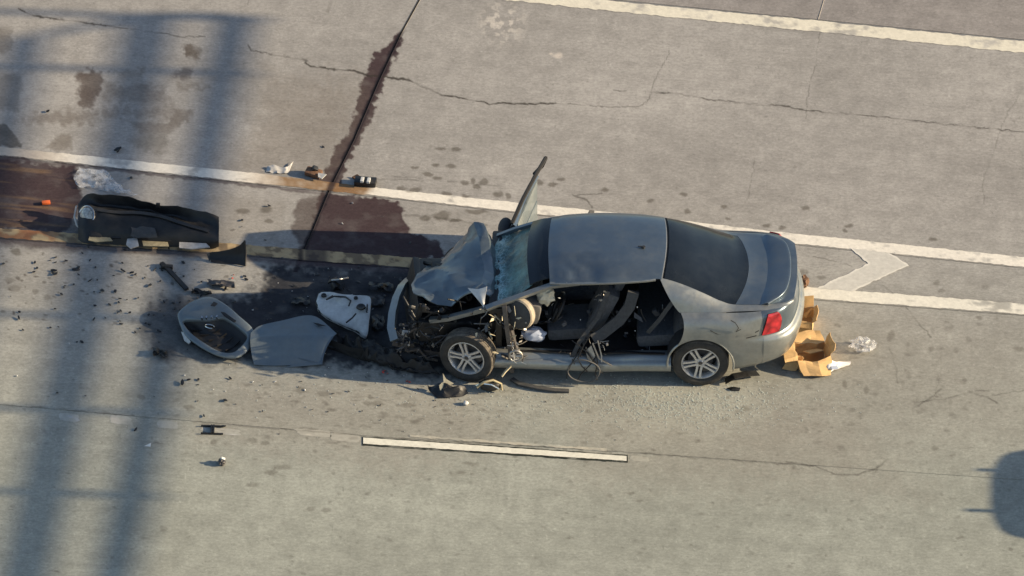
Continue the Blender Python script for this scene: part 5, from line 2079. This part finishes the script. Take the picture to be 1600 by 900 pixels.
# sill moulding on the road
b = at_base(838, 603)
mb = MB()
mb.ribbon([Q(b, 800, 592, .03), Q(b, 812, 600, .03), Q(b, 840, 606, .03), Q(b, 868, 610, .025), Q(b, 889, 611, .015)], .055, .025)
o = mb.build('side_moulding', M['dark_trim'], None, loc=b)
tag(o, 'long dark side moulding lying on the road beneath the car sill', 'trim strip')

# ---- things behind the car
def open_box(name, label, base, rz, sx, sy, sz, flaps, tilt=0.0, group=None, crush=.03):
    t = thing(name, label, 'cardboard box', base, rz, group)
    th = .008
    rt = Matrix.Rotation(tilt, 3, 'X')

    def v(x, y, z):
        return rt @ Vector((x, y, z))
    for (c, s_) in (((0, -sy / 2, sz / 2), (sx, th, sz)), ((0, sy / 2, sz / 2), (sx, th, sz)), ((-sx / 2, 0, sz / 2), (th, sy - th * 2.2, sz)), ((sx / 2, 0, sz / 2), (th, sy - th * 2.2, sz))):
        mb = MB()
        mb.box(rt @ Vector(c), s_, rt)
        mb.build('wall', M['card'], t, smooth=False)
    mb = MB()
    mb.box(rt @ Vector((0, 0, th)), (sx - th * 3, sy - th * 3, th), rt)
    mb.build('base', M['card_in'], t, smooth=False)
    for side, ang, ln in flaps:
        a = R(ang)      # 0 = flat outwards, 90 = straight up, negative hangs down
        mb = MB()
        if side in 'np':
            sg = -1 if side == 'n' else 1
            y0 = sg * (sy / 2 + .004)
            p = [(-sx / 2, y0, sz + .003), (sx / 2, y0, sz + .003), (sx / 2 * .94, y0 + sg * ln * math.cos(a), sz + .003 + ln * math.sin(a)), (-sx / 2 * .96, y0 + sg * ln * math.cos(a) * .93, sz + .003 + ln * math.sin(a) * .93)]
        else:
            sg = -1 if side == 'l' else 1
            x0 = sg * (sx / 2 + .004)
            p = [(x0, -sy / 2, sz + .003), (x0, sy / 2, sz + .003), (x0 + sg * ln * math.cos(a), sy / 2 * .94, sz + .003 + ln * math.sin(a)), (x0 + sg * ln * math.cos(a) * .95, -sy / 2 * .97, sz + .003 + ln * math.sin(a) * .95)]
        mb.add([v(*q) for q in p], [(0, 1, 2, 3)])
        mb.build('flap', M['card'], t, smooth=False, solid=-.006)
    for ch in t.children:
        bm = bmesh.new()
        bm.from_mesh(ch.data)
        bmesh.ops.subdivide_edges(bm, edges=[e for e in bm.edges if e.calc_length() > .05], cuts=4, use_grid_fill=True)
        for v_ in bm.verts:
            n3 = mnoise.noise_vector(v_.co * 6 + Vector((base.x * 9, 0, 0)))
            v_.co += Vector((n3.x, n3.y, n3.z * .6)) * crush * min(1, .25 + v_.co.z * 6)
        bm.to_mesh(ch.data)
        bm.free()
    return t


open_box('cardboard_box', 'small upright cardboard box open at the top, tucked behind the rear bumper', G(1259, 508), R(-4), .17, .28, .16, [('p', 70, .14), ('n', -60, .08), ('r', 40, .06)])
bb = G(1268, 565)
open_box('cardboard_box', 'torn cardboard box with a flap folded down towards the road, behind the car', bb, R(12), .36, .34, .15, [('n', -34, .20), ('p', 15, .15), ('r', 60, .15), ('l', 8, .16)], crush=.075)
mb = MB()
mb.box((0, 0, 0), (.20, .15, .008), eul(-25, 10, 30))
o = mb.build('cardboard_scrap', M['card'], None, smooth=False, loc=bb + Vector((.02, .05, .12)))
tag(o, 'loose cardboard scrap lying inside the torn box behind the car', 'cardboard')
b = at_base(1245, 572)
mb = MB()
mb.grid(qgrid(b, [[(1222, 577, .015), (1234, 558, .12)], [(1240, 580, .012), (1252, 556, .14)], [(1244, 579, .02), (1256, 560, .15)]], 3, 3, .02, 6))
o = mb.build('cardboard_scrap', M['card'], None, solid=-.006, loc=b, smooth=False)
tag(o, 'torn scrap of cardboard leaning at the near corner under the rear bumper', 'cardboard')
b = at_base(1256, 448)
o = blob((0, 0, .07), .08, 8, .4, (.8, .9, 1.0)).build('brown_rag', M['rust'], None, loc=b)
tag(o, 'small dark brown lump on the road behind the far end of the bumper', 'rag')
# white crumpled packet
b = at_base(1300, 580)
t = thing('white_packet', 'crumpled white paper packet on the road beside the cardboard box', 'paper', b)
mb = MB()
mb.grid(qgrid(b, [[(1286, 566, .07), (1284, 574, .06), (1286, 585, .012)], [(1298, 564, .09), (1297, 573, .09), (1296, 583, .012)], [(1310, 566, .06), (1309, 572, .06), (1306, 578, .012)], [(1329, 566, .04), (1329, 569, .04), (1327, 572, .012)]], 5, 5, .03, 9, 4))
mb.build('packet_skin', M['paper'], t, solid=-.006, angle=25)
mb = MB()
mb.prism([Q(b, 1298, 572, .10), Q(b, 1308, 571, .09), Q(b, 1310, 576, .07), Q(b, 1300, 577, .08)], .006)
mb.build('printed_patch', M['blue_bag'], t)
# clear bag
b = at_base(1348, 545)
o = blob((0, 0, .07), .145, 13, .5, (1.0, .75, .55), 4, 2.6).build('clear_plastic_bag', M['film'], None, loc=b, angle=18)
tag(o, 'crumpled clear plastic bag standing alone on the road to the right of the boxes', 'plastic bag')

# ---- debris by the upper white line
b = at_base(436, 264)
t = thing('crushed_carton', 'crushed pale carton lying along the upper side of the white line', 'litter', b)
mb = MB()
mb.grid(qgrid(b, [[(417, 261, .02), (416, 268, .01)], [(428, 258, .035), (427, 270, .01)], [(444, 262, .03), (442, 271, .01)], [(454, 257, .025), (451, 269, .01)], [(459, 253, .012), (456, 258, .01)]], 5, 6, .02, 10, 2))
mb.build('carton_skin', M['paper_grey'], t, solid=-.004, angle=25)
b = at_base(497, 273)
t = thing('broken_lamp_piece', 'dark broken lamp piece with a pale shard on the wet joint by the white line', 'car part', b)
mb = MB()
mb.rbox(Q(b, 490, 270, .04), (.20, .12, .07), eul(8, 5, -20), b=.02)
mb.build('lamp_shell', M['rust'], t)
mb = MB()
mb.rbox(Q(b, 492, 264, .08), (.07, .07, .06), eul(10, 30, 10), b=.015)
mb.build('lamp_socket', M['black_plastic'], t)
mb = MB()
mb.prism([Q(b, 497, 270, .08), Q(b, 510, 272, .08), Q(b, 503, 279, .05), Q(b, 497, 276, .06)], .012)
mb.build('lamp_shard', M['white_plastic'], t)
b = at_base(570, 285)
t = thing('battery_piece', 'small black box with two white blocks on top, touching the white line', 'car part', b)
mb = MB()
mb.rbox(Q(b, 571, 284, .035), (.26, .13, .07), eul(0, 0, -8), b=.012)
mb.build('case', M['black_plastic'], t)
for x_, y_ in ((566, 281), (576, 282)):
    mb = MB()
    mb.rbox(Q(b, x_, y_, .085), (.04, .09, .03), eul(0, 0, -8), b=.006)
    mb.build('terminal_block', M['white_plastic'], t)
b = at_base(557, 277)
mb = MB()
mb.prism([Q(b, 550, 276, .02), Q(b, 558, 272, .05), Q(b, 564, 276, .03), Q(b, 557, 281, .02)], .02)
o = mb.build('plastic_shard', M['rust'], None, loc=b, smooth=False)
tag(o, 'brown shard lying against the black box with white blocks', 'shard')
b = at_base(72, 319)
mb = MB()
mb.rbox((0, 0, .025), (.10, .055, .03), eul(0, 0, 8), b=.006)
o = mb.build('orange_reflector', M['orange'], None, loc=b)
tag(o, 'small orange reflector lying on the dark wet patch at left', 'reflector')
b = at_base(230, 695)
mb = MB()
mb.add([Q(b, 225, 697, .012), Q(b, 236, 692, .05), Q(b, 235, 698, .01)], [(0, 1, 2)])
o = mb.build('paper_scrap', M['paper'], None, solid=-.004, loc=b, smooth=False)
tag(o, 'tiny bluish-white paper scrap in the shadow stripe at lower left', 'paper')
b = at_base(347, 725)
t = thing('crumpled_can', 'small crumpled grey and black can on the lower lane below the worn dashes', 'litter', b)
blob((0, 0, .035), .05, 7, .4, (.9, 1.1, .75)).build('can_body', M['darkmetal'], t)
mb = MB()
mb.rbox((.01, .01, .07), (.05, .03, .03), eul(20, 30, 10), b=.005)
mb.build('can_end', M['white_plastic'], t)
b = at_base(728, 632)
o = blob((0, 0, .025), .035, 17, .3, (1, 1, .8), 2).build('white_chunk', M['white_plastic'], None, loc=b)
tag(o, 'single white chunk on the sunlit road below the broken mirror', 'fragment')
b = at_base(1150, 607)
mb = MB()
mb.prism([Q(b, 1136, 606, .012), Q(b, 1146, 604, .03), Q(b, 1157, 606, .03), Q(b, 1155, 610, .015), Q(b, 1143, 609, .02)], .012)
o = mb.build('plastic_shard', M['black_plastic'], None, loc=b, smooth=False)
tag(o, 'flat black shard on the road just below the rear wheel', 'shard')
b = at_base(1150, 588)
mb = MB()
mb.ribbon([Q(b, 1133, 596, .03), Q(b, 1146, 588, .10), Q(b, 1168, 584, .08), Q(b, 1184, 583, .04)], .10, .01)
o = mb.build('mud_flap', M['black_plastic'], None, loc=b, smooth=False)
tag(o, 'torn black mud flap lying behind the rear wheel', 'mud flap')
b = at_base(334, 673)
t = thing('black_clamp', 'small black H-shaped clamp lying on a worn patch of paint', 'car part', b)
mb = MB()
for dx in (-.025, .0):
    mb.box((dx, 0, .02), (.018, .15, .03))
mb.build('clamp_bar', M['black_plastic'], t)
for dy in (-.07, .07):
    mb = MB()
    mb.box((-.02, dy, .015), (.26, .016, .016), eul(0, 0, -3))
    mb.build('clamp_rod', M['black_plastic'], t)

# larger torn pieces on the soaked ground ahead of the nose
rt_ = random.Random(33)
for (x_, y_, w_, l_, mt, lab) in (
        (596, 448, 24, 10, 'black_plastic', 'black torn duct piece lying on the soaked road above the radiator end'),
        (588, 470, 16, 12, 'dark_trim', 'dark grey torn piece between the white panel and the radiator'),
        (592, 505, 12, 18, 'black_plastic', 'black torn piece standing beside the radiator support'),
        (545, 540, 26, 9, 'black_plastic', 'black torn strip just below the white panel'),
        (470, 470, 18, 8, 'black_plastic', 'black torn piece on the shaded road above the wing panel'),
        (345, 443, 26, 7, 'darkmetal', 'dark twisted metal strip on the sunlit patch above the torn bumper'),
        (315, 456, 20, 6, 'black_plastic', 'flat black piece touching the upper edge of the torn bumper'),
        (250, 551, 14, 9, 'black_plastic', 'black lump on the road below left of the torn bumper'),
        (650, 575, 30, 9, 'black_plastic', 'long black torn piece on the road just ahead of the front tyre')):
    b = at_base(x_, y_)
    rows = []
    for i in range(5):
        f = i / 4 - .5
        rows.append([(x_ + f * w_ * 1.6 + rt_.uniform(-2, 2), y_ + g * l_ + rt_.uniform(-2, 2) + f * 3, .015 + rt_.uniform(.0, .09) * (1 - abs(g))) for g in (-.6, -.2, .25, .6)])
    o = MB().grid(qgrid(b, rows, 3, 3, .03, 12, x_)).build('torn_piece', M[mt], None, solid=-.006, angle=25, loc=b)
    tag(o, lab, 'car part')

# individual bits of wreckage strewn about
rb = random.Random(21)
protos = []
for kind, mat in (('plastic_shard', 'black_plastic'), ('plastic_shard', 'dark_trim'), ('plastic_fragment', 'darkmetal'), ('glass_fragment', 'white_plastic'), ('red_shard', 'redbit')):
    bmv = blob((0, 0, .5), 1, rb.uniform(0, 50), .6, (1, .6, .4), 1, 1.6)
    o = bmv.build(kind, M[mat], None, smooth=False)
    protos.append(o)
kinds = [('small black plastic shard', 'shard', 'black plastic shards'), ('small dark grey trim shard', 'shard', 'dark grey trim shards'), ('tiny metallic fragment', 'fragment', 'metal fragments'), ('tiny pale fragment', 'fragment', 'pale fragments'), ('tiny red lamp shard', 'shard', 'red lamp shards')]


def where(x, y):
    if y < L_B(x):
        return 'on the lane above the upper white line'
    if y < L_C(x):
        return 'between the two converging lines'
    if y > L_D(x):
        return 'on the lowest lane below the dashes'
    if y > 578:
        return 'on the sunlit road below the wreckage'
    if x < 275:
        return 'on the road left of the torn bumper'
    if x < 480:
        return 'on the road around the torn bumper and wing panel'
    return 'in the shade just ahead of the wreck'


fixed = {4: [(598, 582), (606, 584), (636, 596), (640, 598), (365, 430), (363, 436), (600, 580)],
         0: [(295, 594), (310, 594), (360, 592), (352, 627), (350, 668), (285, 600), (247, 553), (250, 551), (185, 234), (185, 238), (205, 279), (505, 230), (75, 175), (120, 535), (128, 535), (30, 498), (184, 490), (186, 474), (180, 456), (160, 456), (88, 430), (85, 424), (55, 411), (118, 422), (192, 424), (122, 421), (345, 446), (333, 447), (352, 452), (90, 615), (319, 651), (212, 672), (420, 323), (378, 345), (415, 376), (385, 437)],
         3: [(288, 587), (395, 597), (476, 610), (508, 587), (108, 537), (27, 588), (535, 350), (551, 318), (430, 597), (330, 485), (395, 485), (575, 500)]}
placed = {k: 0 for k in range(5)}


def put(k, px_, py_, s):
    o = protos[k] if placed[k] == 0 else protos[k].copy()
    if placed[k]:
        C.objects.link(o)
    placed[k] += 1
    p = G(px_, py_)
    o.location = (p.x, p.y, .002)
    o.scale = (s * rb.uniform(.7, 1.5), s * rb.uniform(.7, 1.4), s * rb.uniform(.5, 1.1))
    o.rotation_euler = (rb.uniform(-.3, .3), rb.uniform(-.3, .3), rb.uniform(0, 6.28))
    w_ = where(px_, py_)
    tag(o, kinds[k][0] + ' ' + w_, kinds[k][1], kinds[k][2] + ' ' + w_)


for k, L in fixed.items():
    for (x_, y_) in L:
        put(k, x_, y_, rb.uniform(.022, .045) if k == 0 else rb.uniform(.012, .020))
for i in range(95):
    put(0, rb.gauss(190, 120), rb.gauss(455, 45), rb.uniform(.012, .032))
for i in range(40):
    put(1, rb.gauss(470, 120), rb.gauss(455, 50), rb.uniform(.014, .035))
for i in range(45):
    put(2, rb.uniform(400, 640), rb.uniform(420, 560), rb.uniform(.010, .022))
for i in range(50):
    put(3, rb.uniform(330, 660), rb.uniform(415, 640), rb.uniform(.006, .012))
for i in range(40):
    put(1, rb.gauss(560, 200), rb.gauss(620, 28), rb.uniform(.010, .022))

# crumbs of safety glass below the doors: nobody could count them
gl = MB()
for i in range(2400):
    if i < 1600:
        p = G(rb.gauss(1060, 80), rb.gauss(632, 18))
    else:
        p = G(rb.gauss(900, 190), rb.gauss(625, 22))
    s = rb.uniform(.003, .007)
    gl.box((p.x, p.y, s / 2), (s, s * rb.uniform(.7, 1.4), s), rotz(rb.uniform(0, 3)))
o = gl.build('glass_crumbs', M['glass_crumb'], None, smooth=False)
tag(o, 'pale crumbs of broken safety glass scattered on the road below the doors', 'broken glass', kind='stuff')

# ------------------------------------------------------------------ out of frame: what casts the soft stripes and the rounded shadow
hs = 1 / math.tan(SUN_EL)
sh = Vector((-math.cos(SUN_AZ), -math.sin(SUN_AZ), 0))      # where shadows fall on the ground


def caster(px_, py_, h):
    """point at height h whose shadow falls on the road at the photo pixel"""
    g = G(px_, py_)
    return g - sh * (h * hs) + Vector((0, 0, h))


gy = thing('sign_gantry', 'grey tubular steel sign gantry over the road, its truss throwing striped shadows', 'gantry', caster(180, 870, 0))
gbase = gy.location.copy()
H0 = 7.6
A0, A1 = caster(368, 24, H0), caster(100, 1250, H0)
dirv = (A1 - A0).normalized()
B0, B1 = caster(235, 22, H0 + .36), caster(-42, 1250, H0 + .36)
C0, C1 = caster(40, 60, H0 + .75), caster(-220, 1250, H0 + .75)
for a, c_, r_ in ((A0, A1, .092), (B0, B1, .115), (C0, C1, .085)):
    mb = MB()
    mb.tube([a - gbase, c_ - gbase], r_ * 1.12, 12)
    mb.build('chord', M['galv'], gy)
for py_ in (30, 122, 400, 525, 672, 800, 960, 1100):
    f = (py_ - 24) / (1250 - 24)
    a = A0.lerp(A1, f) - Vector((0, 0, .14))
    c_ = A0.lerp(A1, f) + Vector((0, 0, 1.3))
    mb = MB()
    mb.tube([a - gbase, c_ - gbase], .055, 8)
    mb.build('truss_post', M['galv'], gy)
mb = MB()
mb.tube([A0 - gbase, B0 - gbase, C0 - gbase], .05, 8)
mb.build('end_frame', M['galv'], gy)
pc = A1.copy()
pc.z = 0
mb = MB()
mb.tube([pc - gbase, pc - gbase + Vector((0, 0, H0 + 1.2))], .22, 16)
mb.build('column', M['galv'], gy)
mb = MB()
mb.rbox(pc - gbase + Vector((0, 0, .05)), (.9, .9, .12), b=.03)
mb.build('base_plate', M['galv'], gy)

# rescue van parked just outside the right edge; its roof and two short aerials throw the rounded shadow
hv = 2.0
va = caster(1518, 774, hv)
van = thing('rescue_van', 'white high-roofed rescue van with two short roof aerials standing right of the wreck', 'van', (va.x + .9, va.y + .02, 0), R(-2))
secs = []
for x, hw, zt, zb in ((-2.05, .55, .72, .45), (-2.0, .78, .88, .32), (-1.6, .90, 1.02, .28), (-1.22, .93, 1.12, .26), (-.92, .90, 1.70, .26), (-.75, .84, 1.95, .26), (-.5, .86, 2.0, .26), (.6, .86, 2.0, .26), (1.8, .86, 1.99, .26), (2.35, .84, 1.93, .28), (2.48, .86, 1.6, .34), (2.5, .76, .6, .4)):
    r_ = min(.38, (zt - zb) * .4)
    rw = []
    for y, z in ((-.0, zb), (-hw * .9, zb), (-hw, zb + .12), (-hw, zb + (zt - zb) * .45), (-hw * .98, zt - r_ * .9), (-hw * .90, zt - r_ * .22), (-hw * .5, zt - .01), (0, zt)):
        rw.append((x, y, z))
    rw += [(x, -y, z) for (x, y, z) in rw[-2::-1]]
    secs.append(rw)
Av = sgrid(np.array(secs), 4, 3)
MB().grid(Av).build('body', M['suv_white'], van, solid=-.01, angle=40)
mb = MB()
mb.grid(np.array([[(-1.20 - .012, y, 1.14), (-.93 - .012, y * .96, 1.70)] for y in np.linspace(-.74, .74, 9)]))
mb.build('windscreen', M['glass'], van, solid=-.008)
for sy in (-1, 1):
    mb = MB()
    mb.add([(-.86, sy * .905, 1.12), (.1, sy * .905, 1.12), (.1, sy * .875, 1.60), (-.68, sy * .875, 1.60)], [(0, 1, 2, 3)])
    mb.build('side_window', M['glass'], van, solid=-.006)
    mb = MB()
    mb.rbox((-1.99, sy * .60, .76), (.10, .28, .14), b=.03)
    mb.build('headlight', M['clear_lens'], van)
for x in (-1.35, 1.45):
    for sy in (-1, 1):
        w_ = MB()
        w_.lathe([(.20, -.10), (.30, -.11), (.34, -.07), (.34, .07), (.30, .11), (.20, .10), (.0, .10)], 28, Matrix.Translation((x, sy * .84, .34)))
        wo = w_.build('wheel', M['rubber'], van)
        w_ = MB()
        w_.lathe([(0, -.105), (.18, -.10), (.2, -.09)], 20, Matrix.Translation((x, sy * .84, .34)) @ Matrix.Rotation(0 if sy < 0 else math.pi, 4, 'Z'))
        w_.build('rim', M['rim'], wo)
vinv = van.matrix_basis.inverted()
for (px_, py_, h) in ((1527, 734, 2.22), (1510, 797, 2.22)):
    c_ = caster(px_, py_, h)
    p_ = (Matrix.Translation(van.location) @ Matrix.Rotation(R(-2), 4, 'Z')).inverted() @ c_
    mb = MB()
    mb.tube([(p_.x, p_.y, 1.80), (p_.x, p_.y, p_.z)], .030, 8)
    mb.build('aerial', M['black_plastic'], van)
